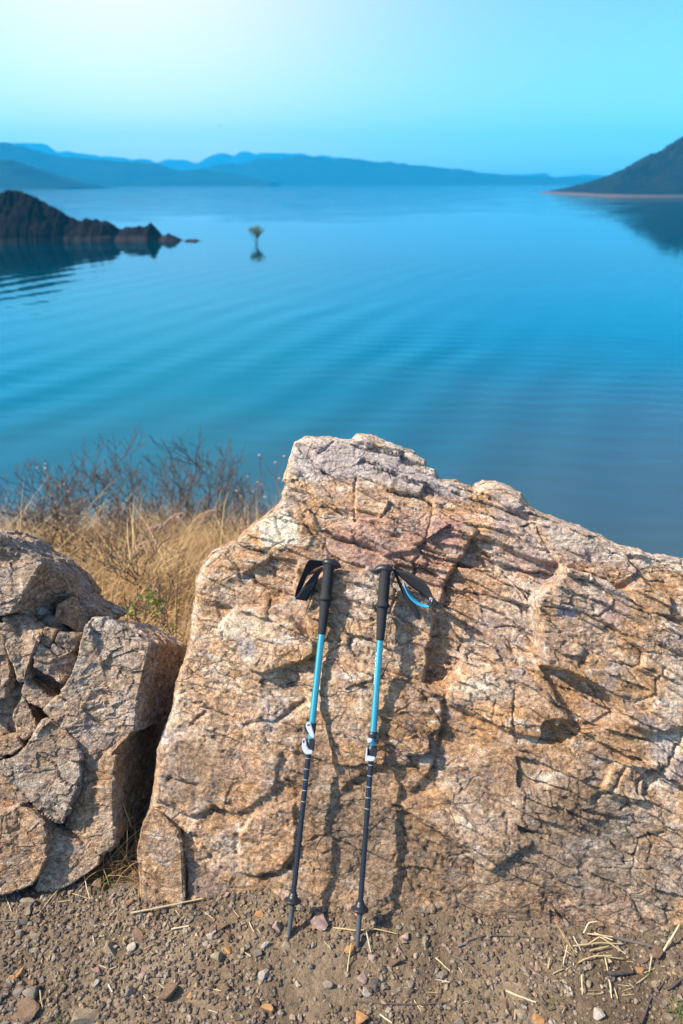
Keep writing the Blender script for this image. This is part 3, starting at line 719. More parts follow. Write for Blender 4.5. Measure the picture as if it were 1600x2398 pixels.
    zpoly(3, [(1240, 1230), (1400, 1250), (1480, 1320), (1300, 1290)], 0.55, 0.03)
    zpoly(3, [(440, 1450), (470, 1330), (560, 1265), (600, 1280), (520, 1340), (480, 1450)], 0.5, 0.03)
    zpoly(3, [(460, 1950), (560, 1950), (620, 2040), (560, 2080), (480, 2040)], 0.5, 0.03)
    lit_rim = sst(0.07, 0.0, db) * (v > 0.45) * 0.55; zone[:len(u), 3] = np.maximum(zone[:len(u), 3], lit_rim)  # brightness of the sunlit upper edges, painted in as cream tone
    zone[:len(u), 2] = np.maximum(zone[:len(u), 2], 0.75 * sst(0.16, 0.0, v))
    zone[:len(u), 1] = np.maximum(zone[:len(u), 1], 0.42 * sst(0.45, 0.95, v) * sst(0.0, 0.2, noise(q * 2.6, 151) + 0.1))
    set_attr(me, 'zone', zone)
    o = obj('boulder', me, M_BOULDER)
    rebase(o, (0.3, 1.6, 0.0))
    tag(o, 'huge cracked orange-brown boulder that both trekking poles lean against', 'boulder')
    return o
build_boulder()

# ------------------------------------------------------------------ left outcrop: separate angular blocks
BET2 = R(60)
N2 = np.array([0.10, -math.sin(BET2), math.cos(BET2)]); N2 /= np.linalg.norm(N2)
O2 = np.array([-0.8, 1.26, 0.0])
def onplane(px, py, off=0.0):
    d = ray(px, py); t = ((O2 - CAM) @ N2 + off) / (d @ N2); return CAM + d * t

def rock_block(name, crop, offs, depth, mat, label, cat='rock', voxel=0.0062, amp=1.0, seed=1, off=0.0, skew=(0, 0, 0), bev=0.004, raw=False, group=None):
    """angular block: front outline on the slope of the outcrop, running back into the bank"""
    pts = np.array(crop, float)
    if not raw: pts = np.stack([pts[:, 0] * 0.383, 1200 + pts[:, 1] * 0.383], -1)
    if not hasattr(offs, '__len__'): offs = [offs] * len(pts)
    F = np.stack([onplane(p[0], p[1], off + o_) for p, o_ in zip(pts, offs)])
    c = F.mean(0); F = c + (F - c) * 1.05; back = -N2 * depth + np.array(skew)
    bm = bmesh.new()
    fv = [bm.verts.new(p) for p in F]; bv = [bm.verts.new(c + (p - c) * 0.94 + back) for p in F]
    cf = bm.verts.new(c); cb = bm.verts.new(c + back); n = len(F)
    for i in range(n):
        j = (i + 1) % n
        bm.faces.new((fv[i], fv[j], cf)); bm.faces.new((bv[j], bv[i], cb)); bm.faces.new((fv[j], fv[i], bv[i], bv[j]))
    bmesh.ops.recalc_face_normals(bm, faces=bm.faces)
    if bev:
        es = [e for e in bm.edges if len(e.link_faces) == 2 and e.calc_face_angle(0) > 0.6]
        bmesh.ops.bevel(bm, geom=es, offset=bev, segments=1, affect='EDGES', clamp_overlap=True)
    me = bpy.data.meshes.new(name); bm.to_mesh(me); bm.free()
    o = obj(name, me)
    md = o.modifiers.new('r', 'REMESH'); md.mode = 'SHARP'; md.octree_depth = 7; md.scale = 0.92; md.sharpness = 1.0; md.use_remove_disconnected = False
    dg = bpy.context.evaluated_depsgraph_get()
    nm = bpy.data.meshes.new_from_object(o.evaluated_get(dg)); o.modifiers.clear()
    o.data = nm; bpy.data.meshes.remove(me); nm.name = name
    co, nr = verts_of(nm), normals_of(nm)
    wp = co + 0.010 * np.stack([fbm(co * 14 + k * 7, 3, seed + k) for k in range(3)], -1)
    f1, e1 = facets3(wp, (0.11, 0.11, 0.07), seed + 20, 1.2); f2, e2 = facets3(wp, (0.04, 0.04, 0.028), seed + 40, 1.3)
    d = 0.008 * amp * f1 - 0.003 * amp * np.exp(-(e1 / 0.05) ** 2) * sst(0, 0.3, noise(co * 5, seed + 3)) + 0.0055 * amp * f2 \
        + 0.0035 * amp * fbm(co * 9, 3, seed + 60) + 0.0026 * fbm(co * 45, 3, seed + 70, 0.65)
    co = co + nr * d[:, None]
    set_verts(nm, co)
    nm.polygons.foreach_set('use_smooth', np.zeros(len(nm.polygons), bool))
    if not nm.materials: nm.materials.append(mat)
    rebase(o, Vector((float(co[:, 0].mean()), float(co[:, 1].mean()), float(co[:, 2].min()))))
    return tag(o, label, cat, group or 'fractured rocks of the left outcrop')

A, Bm, Cm = M_ROCK
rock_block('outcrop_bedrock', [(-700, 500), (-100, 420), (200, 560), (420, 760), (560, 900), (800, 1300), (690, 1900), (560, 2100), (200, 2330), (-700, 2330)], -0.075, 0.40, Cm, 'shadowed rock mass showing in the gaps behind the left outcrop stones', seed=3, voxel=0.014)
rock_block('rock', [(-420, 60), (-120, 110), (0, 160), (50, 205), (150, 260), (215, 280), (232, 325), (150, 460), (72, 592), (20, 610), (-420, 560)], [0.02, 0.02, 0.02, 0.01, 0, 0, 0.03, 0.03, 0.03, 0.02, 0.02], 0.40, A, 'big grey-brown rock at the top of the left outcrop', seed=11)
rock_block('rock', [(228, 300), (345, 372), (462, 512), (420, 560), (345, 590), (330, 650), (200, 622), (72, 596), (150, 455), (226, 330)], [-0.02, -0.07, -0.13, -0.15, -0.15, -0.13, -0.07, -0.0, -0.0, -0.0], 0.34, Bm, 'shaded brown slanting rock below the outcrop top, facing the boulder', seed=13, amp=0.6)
rock_block('rock', [(345, 585), (400, 545), (455, 525), (522, 625), (498, 742), (430, 700), (338, 655)], [-0.05, -0.07, -0.09, -0.10, -0.08, -0.05, -0.04], 0.22, Bm, 'small wedge of stone between the brown slanting rock and the tall split rock', seed=17)
rock_block('rock', [(462, 520), (560, 570), (690, 645), (640, 662), (560, 650), (528, 664), (520, 620)], [-0.11, -0.11, -0.12, -0.13, -0.12, -0.11, -0.11], 0.24, A, 'thin pale stone ledge pointing right above the tall split rock', seed=19)
rock_block('rock', [(24, 650), (60, 632), (160, 642), (268, 712), (240, 745), (165, 945), (150, 1022), (112, 1010), (36, 835)], [0.0, -0.03, -0.03, -0.01, 0.02, 0.02, 0.02, 0.02, 0.02], 0.30, A, 'upright grey rock at the far left under the big top rock', seed=23)
rock_block('rock', [(276, 702), (345, 722), (318, 800), (300, 832), (232, 800)], 0.0, 0.24, Bm, 'small tan stone left of the dark joint, beside the upright grey rock', seed=29, amp=0.6)
rock_block('rock', [(348, 738), (498, 745), (480, 800), (437, 862), (325, 795)], [0.0, -0.02, -0.02, 0, 0.005], 0.24, Cm, 'small flat grey stone just left of the tall split rock', seed=31, amp=0.6)
rock_block('rock', [(232, 806), (300, 838), (322, 802), (432, 868), (462, 900), (440, 985), (372, 1048), (200, 942)], [0.01, 0.01, 0.01, 0, -0.02, -0.02, 0.0, 0.02], 0.26, A, 'square cracked grey stone overhanging the dark hollow in the left outcrop', seed=37, amp=0.7)
rock_block('rock', [(525, 690), (560, 655), (640, 658), (770, 720), (905, 808), (870, 960), (832, 1120), (812, 1330), (700, 1330), (600, 1308), (470, 1200), (352, 1118), (430, 1010), (474, 900)], [0.02, 0.0, 0.0, 0.01, 0.02, 0.03, 0.035, 0.03, 0.02, 0.01, 0.02, 0.02, 0.03, 0.03], 0.34, A, 'tall pale split rock with a shaded orange side facing the boulder', seed=41, skew=(0.07, 0.0, -0.06))
rock_block('rock', [(272, 1232), (350, 1152), (460, 1220), (560, 1296), (680, 1345), (800, 1345), (705, 1440), (690, 1600), (684, 1760), (692, 2010), (610, 2062), (500, 2020), (400, 1900), (430, 1760), (492, 1640), (492, 1480), (420, 1320)], [0.02, 0.03, 0.03, 0.03, 0.03, 0.03, 0.05, 0.05, 0.05, 0.04, 0.04, 0.03, 0.0, 0.0, 0.01, 0.02, 0.02], 0.42, Bm, 'big rusty lower rock beside the crevice filled with dry grass', seed=43, skew=(0.06, 0.0, 0.0))
rock_block('rock', [(-60, 1560), (40, 1540), (130, 1476), (266, 1290), (395, 1322), (480, 1480), (484, 1630), (425, 1760), (372, 1890), (300, 1872), (192, 1762), (40, 1600)], [0.0, 0.02, 0.04, 0.04, 0.04, 0.05, 0.06, 0.06, 0.05, 0.05, 0.05, 0.03], 0.32, Cm, 'rounded grey lichen-covered rock low in the left outcrop', seed=47, amp=1.2)
rock_block('rock', [(130, 1104), (162, 1032), (240, 1080), (322, 1140), (300, 1202), (170, 1162)], 0.0, 0.26, A, 'small blocky stone right under the dark hollow', seed=53, amp=0.7)
rock_block('rock', [(74, 1240), (132, 1112), (172, 1170), (232, 1315), (150, 1385), (112, 1360)], 0.0, 0.24, A, 'narrow leaning stone above the rounded grey rock', seed=59, amp=0.7)
rock_block('rock', [(-80, 1400), (100, 1372), (140, 1432), (60, 1480), (-80, 1540)], 0.01, 0.24, Bm, 'flat tan stone at the left picture edge above the rounded grey rock', seed=61, amp=0.7)
rock_block('rock', [(-300, 640), (20, 700), (30, 840), (62, 965), (26, 1130), (-300, 1150)], 0.01, 0.30, A, 'dark rock cut by the left picture edge beside the upright grey rock', seed=67)
rock_block('rock', [(42, 1624), (110, 1690), (188, 1766), (130, 1800), (44, 1740), (-40, 1650)], 0.02, 0.22, Bm, 'brown wedge of stone under the rounded grey rock at the left edge', seed=71, amp=0.6)
rock_block('rock', [(-160, 1890), (0, 1872), (112, 1802), (200, 1850), (262, 1912), (290, 2000), (262, 2120), (240, 2205), (188, 2275), (100, 2300), (0, 2330), (-160, 2330)], [0.06, 0.07, 0.05, 0.06, 0.07, 0.07, 0.08, 0.08, 0.07, 0.07, 0.07, 0.06], 0.30, Bm, 'smooth brown rock at the bottom left resting on the dirt', seed=73, amp=0.8)
rock_block('rock', [(322, 1955), (460, 2004), (600, 2082), (602, 2160), (500, 2230), (400, 2290), (222, 2330), (250, 2180), (282, 2050)], [0.04, 0.04, 0.04, 0.05, 0.05, 0.05, 0.04, 0.04, 0.04], 0.28, A, 'low dark brown rock right of the smooth brown one on the dirt', seed=79, amp=0.8)
# slab leaning at the boulder's left foot
_o2, _n2 = O2.copy(), N2.copy()
O2, N2 = OB, Nv
rock_block('rock_slab', [(334, 1935), (352, 1900), (378, 1912), (410, 1945), (424, 1975), (427, 2040), (430, 2120), (432, 2200), (380, 2210), (340, 2150), (326, 2060), (322, 1985)], [0.0, 0.0, 0.008, 0.012, 0.016, 0.018, 0.018, 0.018, 0.016, 0.012, 0.008, 0.0], 0.12, Bm, 'flat ochre slab with white lichen spots at the boulder foot', cat='rock', seed=83, amp=0.35, raw=True, voxel=0.006, bev=0.006, group='loose slabs at the boulder foot')
O2, N2 = _o2, _n2

# ------------------------------------------------------------------ trekking poles
from mathutils.bvhtree import BVHTree
def bvh_of(o):
    me = o.data; n = len(me.vertices)
    co = verts_of(me) + np.array(o.location)
    ps = np.empty(len(me.polygons) * 4, np.int32); me.loops.foreach_get('vertex_index', ps)
    return BVHTree.FromPolygons(co.tolist(), ps.reshape(-1, 4).tolist())
BOULDER = bpy.data.objects['boulder']; BVH = bvh_of(BOULDER)

M_FOAM = simple('black_foam', (0.022, 0.022, 0.024), 0.75, 0, 0.3, 0.25, 300.0, 0.0006)
M_BLKPL = simple('black_plastic', (0.018, 0.019, 0.022), 0.42, 0, 0.5, 0.15, 60.0)
M_BLKAL = simple('black_anodised_tube', (0.012, 0.013, 0.018), 0.30, 0.0, 0.6, 0.2, 25.0)
M_TEAL = simple('teal_anodised_tube', (0.10, 0.43, 0.49), 0.36, 0.75, 0.5, 0.05, 25.0)
M_GREYPL = simple('light_grey_plastic', (0.48, 0.49, 0.50), 0.42, 0, 0.5, 0.05, 40.0)
M_WHITE = simple('white_print', (0.66, 0.68, 0.70), 0.5, 0, 0.4, 0.02, 40.0)
M_WEB = simple('black_webbing', (0.024, 0.025, 0.029), 0.85, 0, 0.2, 0.35, 900.0, 0.0005)
M_WEBBLUE = simple('blue_lining', (0.03, 0.33, 0.55), 0.8, 0, 0.2, 0.2, 500.0)
M_RUBBER = simple('grey_rubber', (0.075, 0.078, 0.082), 0.8, 0, 0.2, 0.25, 120.0, 0.0005)

def lathe(name, prof, mat, parent, seg=24, shift=None, a0=0.0, a1=2 * math.pi):
    prof = np.array(prof, float); n = len(prof); full = abs(a1 - a0 - 2 * math.pi) < 1e-6
    k = seg if full else seg + 1
    ang = a0 + (a1 - a0) * np.arange(k) / seg
    co = np.stack([prof[:, 1:2] * np.cos(ang), prof[:, 1:2] * np.sin(ang), np.repeat(prof[:, 0:1], k, 1)], -1)
    if shift is not None: co = shift(co, prof, ang)
    co = co.reshape(-1, 3)
    i = np.arange(n - 1)[:, None] * k; j = np.arange(k if full else k - 1)[None, :]; j2 = (j + 1) % k if full else j + 1
    f = np.stack([i + j, i + j2, i + k + j2, i + k + j], -1).reshape(-1, 4)
    return obj(name, mesh_from(name, co, f), mat, parent)

def slab(name, pts, y0, y1, mat, parent, bev=0.0008):
    """outline in the pole's x,z plane, extruded along its y"""
    bm = bmesh.new()
    a = [bm.verts.new((x, y0, z)) for x, z in pts]; b = [bm.verts.new((x, y1, z)) for x, z in pts]
    n = len(pts); bm.faces.new(a); bm.faces.new(b[::-1])
    for i in range(n): bm.faces.new((a[i], b[i], b[(i + 1) % n], a[(i + 1) % n]))
    bmesh.ops.recalc_face_normals(bm, faces=bm.faces)
    if bev: bmesh.ops.bevel(bm, geom=list(bm.edges), offset=bev, segments=2, affect='EDGES', clamp_overlap=True)
    me = bpy.data.meshes.new(name); bm.to_mesh(me); bm.free()
    return obj(name, me, mat, parent)

def ribbon(name, pairs, mat, parent, Minv, depth, thick=0.0018, n=40, mat2=None):
    """strap: pairs of edge points in photograph pixels, each pair with its own standing-off distance"""
    pairs = np.array(pairs, float)                       # k,2,2
    k = len(pairs); tt = np.linspace(0, k - 1, n)
    def sm(a):                                           # Catmull-Rom
        i = np.clip(np.floor(tt).astype(int), 0, k - 2); f = (tt - i)[:, None]
        p0, p1, p2, p3 = a[np.maximum(i - 1, 0)], a[i], a[i + 1], a[np.minimum(i + 2, k - 1)]
        return 0.5 * (2 * p1 + (p2 - p0) * f + (2 * p0 - 5 * p1 + 4 * p2 - p3) * f ** 2 + (3 * p1 - p0 - 3 * p2 + p3) * f ** 3)
    dd = np.array(depth, float)
    A, B_ = sm(pairs[:, 0]), sm(pairs[:, 1]); DA = sm(dd[:, 0:1])[:, 0]; DB = sm(dd[:, 1:2])[:, 0]
    def place(p, d):
        r = ray(p[:, 0], p[:, 1]); t = ((OB + Nv * 0.0 - CAM) @ Nv + d) / (r @ Nv); return CAM + r * t[:, None]
    PA, PB = place(A, DA), place(B_, DB)
    m = 5
    rows = np.stack([PA + (PB - PA) * w for w in np.linspace(0, 1, m)], 1)       # n,m,3
    rows = rows @ Minv[:3, :3].T + Minv[:3, 3]
    me = mesh_from(name, rows.reshape(-1, 3), grid_faces(n, m))
    o = obj(name, me, mat, parent)
    md = o.modifiers.new('thickness', 'SOLIDIFY'); md.thickness = thick; md.offset = 0
    if mat2 is not None:
        me.materials.append(mat2); md.material_offset = 0
    return o

def trekking_pole(tip_px, top_px, Y, label, side):
    tip = at_z(tip_px[0], tip_px[1], 0.0)
    tip[2] = float(ground_h(np.array([tip[0]]), np.array([tip[1]]))[0]) - 0.004
    tip = CAM + ray(*tip_px) * ((tip[2] - CAM[2]) / ray(*tip_px)[2])
    # lay the grip against the stone
    r = ray(*top_px); lo = None
    tt = ((OB - CAM) @ Nv) / (r @ Nv)
    for k in range(60):
        top = CAM + r * (tt - 0.002 * k)
        ax = top - tip; ok = True
        for s_, rad in ((0.99, .015), (0.95, .014), (0.90, .015), (0.86, .012), (0.80, .009), (0.7, .009), (0.6, .009), (0.5, .012), (0.3, .007), (0.1, .007)):
            p = tip + ax * s_
            hit, nrm, idx, dist = BVH.find_nearest(Vector(p))
            if dist < rad or (Vector(p) - hit).dot(Vector(Nv)) < 0: ok = False; break
        if ok: break
    L = float(np.linalg.norm(top - tip)); z = (top - tip) / L
    x = Uv - z * (Uv @ z); x /= np.linalg.norm(x); y = np.cross(z, x)
    Mw = np.eye(4); Mw[:3, 0], Mw[:3, 1], Mw[:3, 2], Mw[:3, 3] = x, y, z, tip
    Minv = np.linalg.inv(Mw)
    root = empty('trekking_pole', tip, Matrix(Mw[:3, :3].tolist()).to_quaternion())
    tag(root, label, 'trekking pole', 'pair of trekking poles')
    S = np.linspace(0, 1, 2000); pyy = proj(tip + (top - tip) * S[:, None])[1]
    zz = lambda py: float(np.interp(-py, -pyy, S)) * L
    z_tip, z_bas, z_col, z_l0, z_l1, z_t1, z_u0, z_u1, z_g0, z_ring, z_top = [zz(v) for v in Y]
    # tip, basket
    lathe('rubber_tip', [(0, 0.0), (0, .0042), (.004, .0056), (.02, .0060), (z_bas - .012, .0070), (z_bas - .004, .0076), (z_bas, .0076)], M_RUBBER, root, 20)
    lathe('basket', [(z_bas - .008, .0082), (z_bas - .006, .0120), (z_bas - .001, .0205), (z_bas + .002, .0225), (z_bas + .0045, .0220), (z_bas + .006, .0160), (z_bas + .010, .0135), (z_bas + .011, .0118), (z_bas + .016, .0122), (z_col - .003, .0098), (z_col, .0092), (z_col + .001, .007)], M_BLKPL, root, 28)
    low = lathe('lower_shaft', [(z_col - .01, .0069), (z_l0 + .02, .0072)], M_BLKAL, root, 24)
    for v in Y_TICKS[side]:
        zt = zz(v); lathe('graduation_mark', [(zt - .0004, .0074), (zt + .0004, .0074)], M_WHITE, low, 14, None, R(190), R(330))
    zt = zz(Y_TRI[side])
    tri = [(-0.2, 0.0), (0.55, .006), (0.55, -.006)]
    me = mesh_from('arrow_mark', np.array([(0.00745 * math.cos(R(-38) + a), 0.00745 * math.sin(R(-38) + a), zt + b) for a, b in tri]), np.array([[0, 1, 2]]), False)
    obj('arrow_mark', me, M_WHITE, low)
    # middle teal piece, locks, upper shaft
    lathe('middle_shaft', [(z_l1 - .02, .0079), (z_u0 + .02, .0079)], M_TEAL, root, 24)
    up = lathe('upper_shaft', [(z_u1 - .02, .0090), (z_g0 + .01, .0090)], M_TEAL, root, 28)
    for n_, v in enumerate(np.arange(0.012, 0.075, 0.0045)):     # fine dark rings printed above the lock
        lathe('printed_ring', [(z_u1 + v - .0004, .00915), (z_u1 + v + .0004, .00915)], M_BLKAL, up, 8, None, R(-60), R(0))
    def collar(z0, z1, rad):
        return lathe('lock_collar', [(z0, rad - .002), (z0 + .001, rad), (z1 - .001, rad), (z1, rad - .002), (z1, .006)], M_BLKPL, root, 24)
    if side == 'L':
        c = collar(z_u0 + .004, z_u1, .0118)
        slab('lock_boss', [(-.019, z_u1 - .006), (-.014, z_u1 + .001), (-.004, z_u1 + .001), (-.004, z_u1 - .026), (-.013, z_u1 - .024), (-.019, z_u1 - .016)], -.010, .008, M_BLKPL, c, .002)
        slab('lock_lever', [(-.0145, z_u1 + .001), (-.008, z_u1 + .004), (-.001, z_u1 - .002), (.010, z_u1 - .026), (.0115, z_u1 - .036), (.006, z_u1 - .038), (.001, z_u1 - .034), (-.009, z_u1 - .020), (-.0155, z_u1 - .009)], -.0165, -.0105, M_GREYPL, c, .0016)
        slab('lever_slot', [(-.011, z_u1 - .003), (-.003, z_u1 - .003), (-.003, z_u1 - .006), (-.011, z_u1 - .007)], -.0172, -.0160, M_BLKPL, c, .0004)
        c = collar(z_l0 + .004, z_l1, .0118)
        slab('lock_boss', [(.002, z_l1), (.013, z_l1 - .001), (.0135, z_l1 - .030), (.006, z_l1 - .032), (0, z_l1 - .026)], -.012, .008, M_BLKPL, c, .002)
        slab('lock_lever', [(-.019, z_l1 + .002), (-.012, z_l1 + .003), (-.008, z_l1 - .006), (-.006, z_l1 - .016), (.000, z_l1 - .025), (.011, z_l1 - .027), (.011, z_l1 - .036), (-.002, z_l1 - .0385), (-.011, z_l1 - .036), (-.020, z_l1 - .022)], -.0165, -.0090, M_GREYPL, c, .0018)
        slab('lever_slot', [(-.0175, z_l1 - .003), (-.0135, z_l1 - .002), (-.0135, z_l1 - .009), (-.0175, z_l1 - .010)], -.0172, -.0160, M_BLKPL, c, .0004)
    else:
        c = collar(z_u0 + .006, z_u1, .0125)
        slab('lock_boss', [(0, z_u1), (.012, z_u1 - .001), (.020, z_u1 - .007), (.020, z_u1 - .019), (.012, z_u1 - .026), (0, z_u1 - .026)], -.009, .009, M_BLKPL, c, .003)
        slab('lock_lever', [(-.0145, z_u0 + .006), (-.002, z_u0 + .006), (.000, z_u0 - .000), (-.006, z_u0 - .006), (-.0135, z_u0 - .007)], -.0150, -.006, M_GREYPL, c, .0015)
        c = collar(z_l0 + .008, z_l1 + .002, .0118)
        slab('lock_boss', [(-.004, z_l1), (.0125, z_l1 - .002), (.0140, z_l1 - .022), (.010, z_l1 - .028), (-.004, z_l1 - .028)], -.0135, .006, M_BLKPL, c, .002)
        slab('lock_lever', [(-.0155, z_l1 - .004), (-.0115, z_l1 - .003), (-.0105, z_l1 - .023), (.0095, z_l1 - .024), (.0105, z_l1 - .029), (.006, z_l1 - .036), (-.0160, z_l1 - .0375)], -.0155, -.004, M_GREYPL, c, .0015)
        # worn white lettering along the left of the upper shaft (too small to read)
        marks = [(1528, 5, 0), (1532, 2.5, 1), (1538, 5, 0), (1543, 3, 1), (1549, 3, 0), (1553, 5, 1), (1559, 4, 0), (1566, 3.5, 1), (1572, 2.5, 0), (1577, 4, 1), (1582, 5, 0), (1589, 3, 1), (1594, 5, 0), (1601, 2, 1)]
        cos, fs = [], []
        for i, (py_, ln, w_) in enumerate(marks):
            z0 = zz(py_); z1 = zz(py_ + ln)
            for a_, b_ in (((-155, -137),) if w_ else ((-160, -151), (-145, -137))):
                base = len(cos)
                cos += [(.00925 * math.cos(R(a_)), .00925 * math.sin(R(a_)), z0), (.00925 * math.cos(R(b_)), .00925 * math.sin(R(b_)), z0), (.00925 * math.cos(R(b_)), .00925 * math.sin(R(b_)), z1), (.00925 * math.cos(R(a_)), .00925 * math.sin(R(a_)), z1)]
                fs.append((base, base + 1, base + 2, base + 3))
        obj('lettering', mesh_from('lettering', np.array(cos), np.array(fs), False), M_WHITE, up)
    # grip: long foam sleeve, ring, shaped handle, mushroom head
    lathe('foam_sleeve', [(z_g0 - .001, .0085), (z_g0, .0102), (z_g0 + .004, .0110), (z_g0 + .03, .0122), (z_ring - .004, .0142)], M_FOAM, root, 28)
    bow = .004 if side == 'L' else -.004
    Lh = z_top - z_ring
    def bend(co, prof, ang):
        t_ = np.clip((prof[:, 0] - z_ring) / Lh, 0, 1)[:, None]
        co = co.copy(); co[..., 1] *= 1.06; return co
    lathe('grip', [(z_ring - .006, .0120), (z_ring - .004, .0172), (z_ring, .0198), (z_ring + .004, .0190), (z_ring + .008, .0158), (z_ring + .02, .0146), (z_ring + Lh * .45, .0158), (z_ring + Lh * .62, .0154), (z_ring + Lh * .8, .0148), (z_top - .006, .0165), (z_top - .002, .0165)], M_FOAM, root, 32, bend)
    sgn = 1 if side == 'L' else -1
    def head(co, prof, ang):
        co = co.copy(); stretch = 1 + 0.62 * np.clip(np.cos(ang) * sgn, 0, 1)[None, :] ** 1.5
        co[..., 0] *= stretch; co[..., 1] *= 0.92
        droop = np.clip(co[..., 0] * sgn - 0.014, 0, 1); co[..., 2] -= droop * 0.42
        return co
    hd = lathe('grip_head', [(z_top - .016, .0135), (z_top - .010, .0160), (z_top - .007, .0205), (z_top - .003, .0215), (z_top + .002, .0205), (z_top + .006, .0170), (z_top + .0085, .0110), (z_top + .0095, .0045), (z_top + .0096, .0)], M_BLKPL, root, 36, head)
    lathe('head_screw', [(0, .0014), (.0012, .0014), (.0013, 0)], M_GREYPL, hd, 10).location = (sgn * .004, -.009, z_top + .0070)
    return root, Minv

c3 = lambda pts: [[(600 + .3061 * a[0], 1280 + .3061 * a[1]) for a in pr] for pr in pts]
Y_TICKS = {'L': [1775, 1800, 1825, 1850, 1876], 'R': [1791, 1816, 1842, 1867, 1893]}
Y_TRI = {'L': 1920, 'R': 1937}
pl, Mi = trekking_pole((676, 2199), (772, 1316), [2199, 2111, 2090, 1761, 1730, 1730, 1722, 1692, 1485, 1403, 1313], 'left trekking pole, strap looping to the left of its black grip', 'L')
dtop = 0.045
ribbon('strap', c3([[(530, 112), (526, 140)], [(455, 104), (468, 160)], [(398, 112), (405, 200)], [(352, 212), (364, 285)], [(310, 322), (328, 352)], [(293, 400), (300, 400)]]), M_WEB, pl, Mi, [(.05, .05), (.065, .045), (.075, .045), (.075, .05), (.07, .055), (.066, .062)])
ribbon('strap_lower', c3([[(505, 150), (515, 168)], [(445, 208), (474, 240)], [(395, 265), (452, 310)], [(345, 330), (420, 360)], [(294, 402), (388, 417)]]), M_WEB, pl, Mi, [(.05, .05), (.055, .05), (.06, .05), (.064, .05), (.066, .05)])
ribbon('strap_lining', c3([[(292, 385), (302, 385)], [(291, 405), (306, 406)]]), M_WEBBLUE, pl, Mi, [(.0685, .0680), (.0685, .0680)], .0008, 6)
ribbon('strap_tail', c3([[(474, 235), (480, 238)], [(440, 330), (446, 332)], [(405, 430), (410, 432)], [(374, 524), (378, 526)]]), M_WEB, pl, Mi, [(.05, .05), (.048, .048), (.045, .045), (.04, .04)], .0016, 16)
pr, Mi = trekking_pole((836, 2226), (903, 1330), [2226, 2131, 2110, 1777, 1747, 1747, 1733, 1713, 1499, 1419, 1327], 'right trekking pole, wide padded strap hanging to the right of its grip', 'R')
ribbon('strap_pad', c3([[(1050, 172), (1062, 192)], [(1130, 190), (1126, 252)], [(1215, 222), (1190, 308)], [(1283, 272), (1262, 358)], [(1332, 335), (1310, 398)], [(1350, 400), (1326, 425)], [(1352, 435), (1326, 448)], [(1330, 462), (1312, 450)]]), M_WEB, pr, Mi, [(.055, .055), (.075, .05), (.088, .055), (.092, .06), (.09, .066), (.086, .07), (.08, .07), (.074, .07)], .0024)
ribbon('strap_lining', c3([[(1126, 262), (1138, 280)], [(1140, 325), (1166, 340)], [(1178, 395), (1206, 390)], [(1228, 440), (1256, 430)], [(1285, 464), (1300, 446)], [(1326, 464), (1318, 448)]]), M_WEBBLUE, pr, Mi, [(.055, .05), (.066, .052), (.072, .055), (.074, .06), (.074, .066), (.074, .07)])
ribbon('strap_lower', c3([[(1048, 180), (1072, 200)], [(1075, 250), (1108, 275)], [(1105, 325), (1148, 350)], [(1150, 425), (1200, 425)], [(1205, 510), (1240, 490)], [(1246, 556), (1252, 545)]]), M_WEB, pr, Mi, [(.05, .055), (.045, .05), (.042, .046), (.038, .040), (.034, .035), (.03, .03)])
logo = [ribbon('strap_logo', c3([[(1330, 387), (1336, 389)], [(1326, 412), (1332, 414)]]), M_WHITE, pr, Mi, [(.0905, .0905), (.0885, .0885)], .0006, 4),
        ribbon('strap_logo', c3([[(1333, 387), (1335, 394)], [(1350, 398), (1350, 404)]]), M_WHITE, pr, Mi, [(.0905, .0900), (.0895, .0890)], .0006, 4),
        ribbon('strap_logo', c3([[(1343, 403), (1348, 404)], [(1340, 424), (1345, 425)]]), M_WHITE, pr, Mi, [(.0895, .0895), (.0880, .0880)], .0006, 4)]

# ------------------------------------------------------------------ dry grass behind the rocks
def blade_mesh(name, base, height, width, lean, az, droop, tone, mat, seg=4):
    n = len(base); t = np.linspace(0, 1, seg + 1)[None, :, None]
    dirv = np.stack([np.cos(az), np.sin(az), np.zeros(n)], -1)[:, None, :]
    up = np.array([0, 0, 1.0])[None, None, :]
    h = height[:, None, None]
    ctr = base[:, None, :] + up * h * (t - droop[:, None, None] * t ** 3) + dirv * h * (lean[:, None, None] * t + droop[:, None, None] * 0.9 * t ** 2)
    faz = rng.uniform(0, 2 * math.pi, n)
    side = np.stack([np.cos(faz), np.sin(faz), np.zeros(n)], -1)[:, None, :] * (width[:, None, None] * 0.5) * (1 - t ** 2 * 0.92)
    co = np.stack([ctr - side, ctr + side], 2)                      # n,seg+1,2,3
    co = co.reshape(-1, 3)
    b = (np.arange(n) * (seg + 1) * 2)[:, None] + (np.arange(seg) * 2)[None, :]
    f = np.stack([b, b + 1, b + 3, b + 2], -1).reshape(-1, 4)
    me = mesh_from(name, co, f)
    set_attr(me, 'tone', np.repeat(tone, (seg + 1) * 2))
    me.materials.append(mat)
    return me

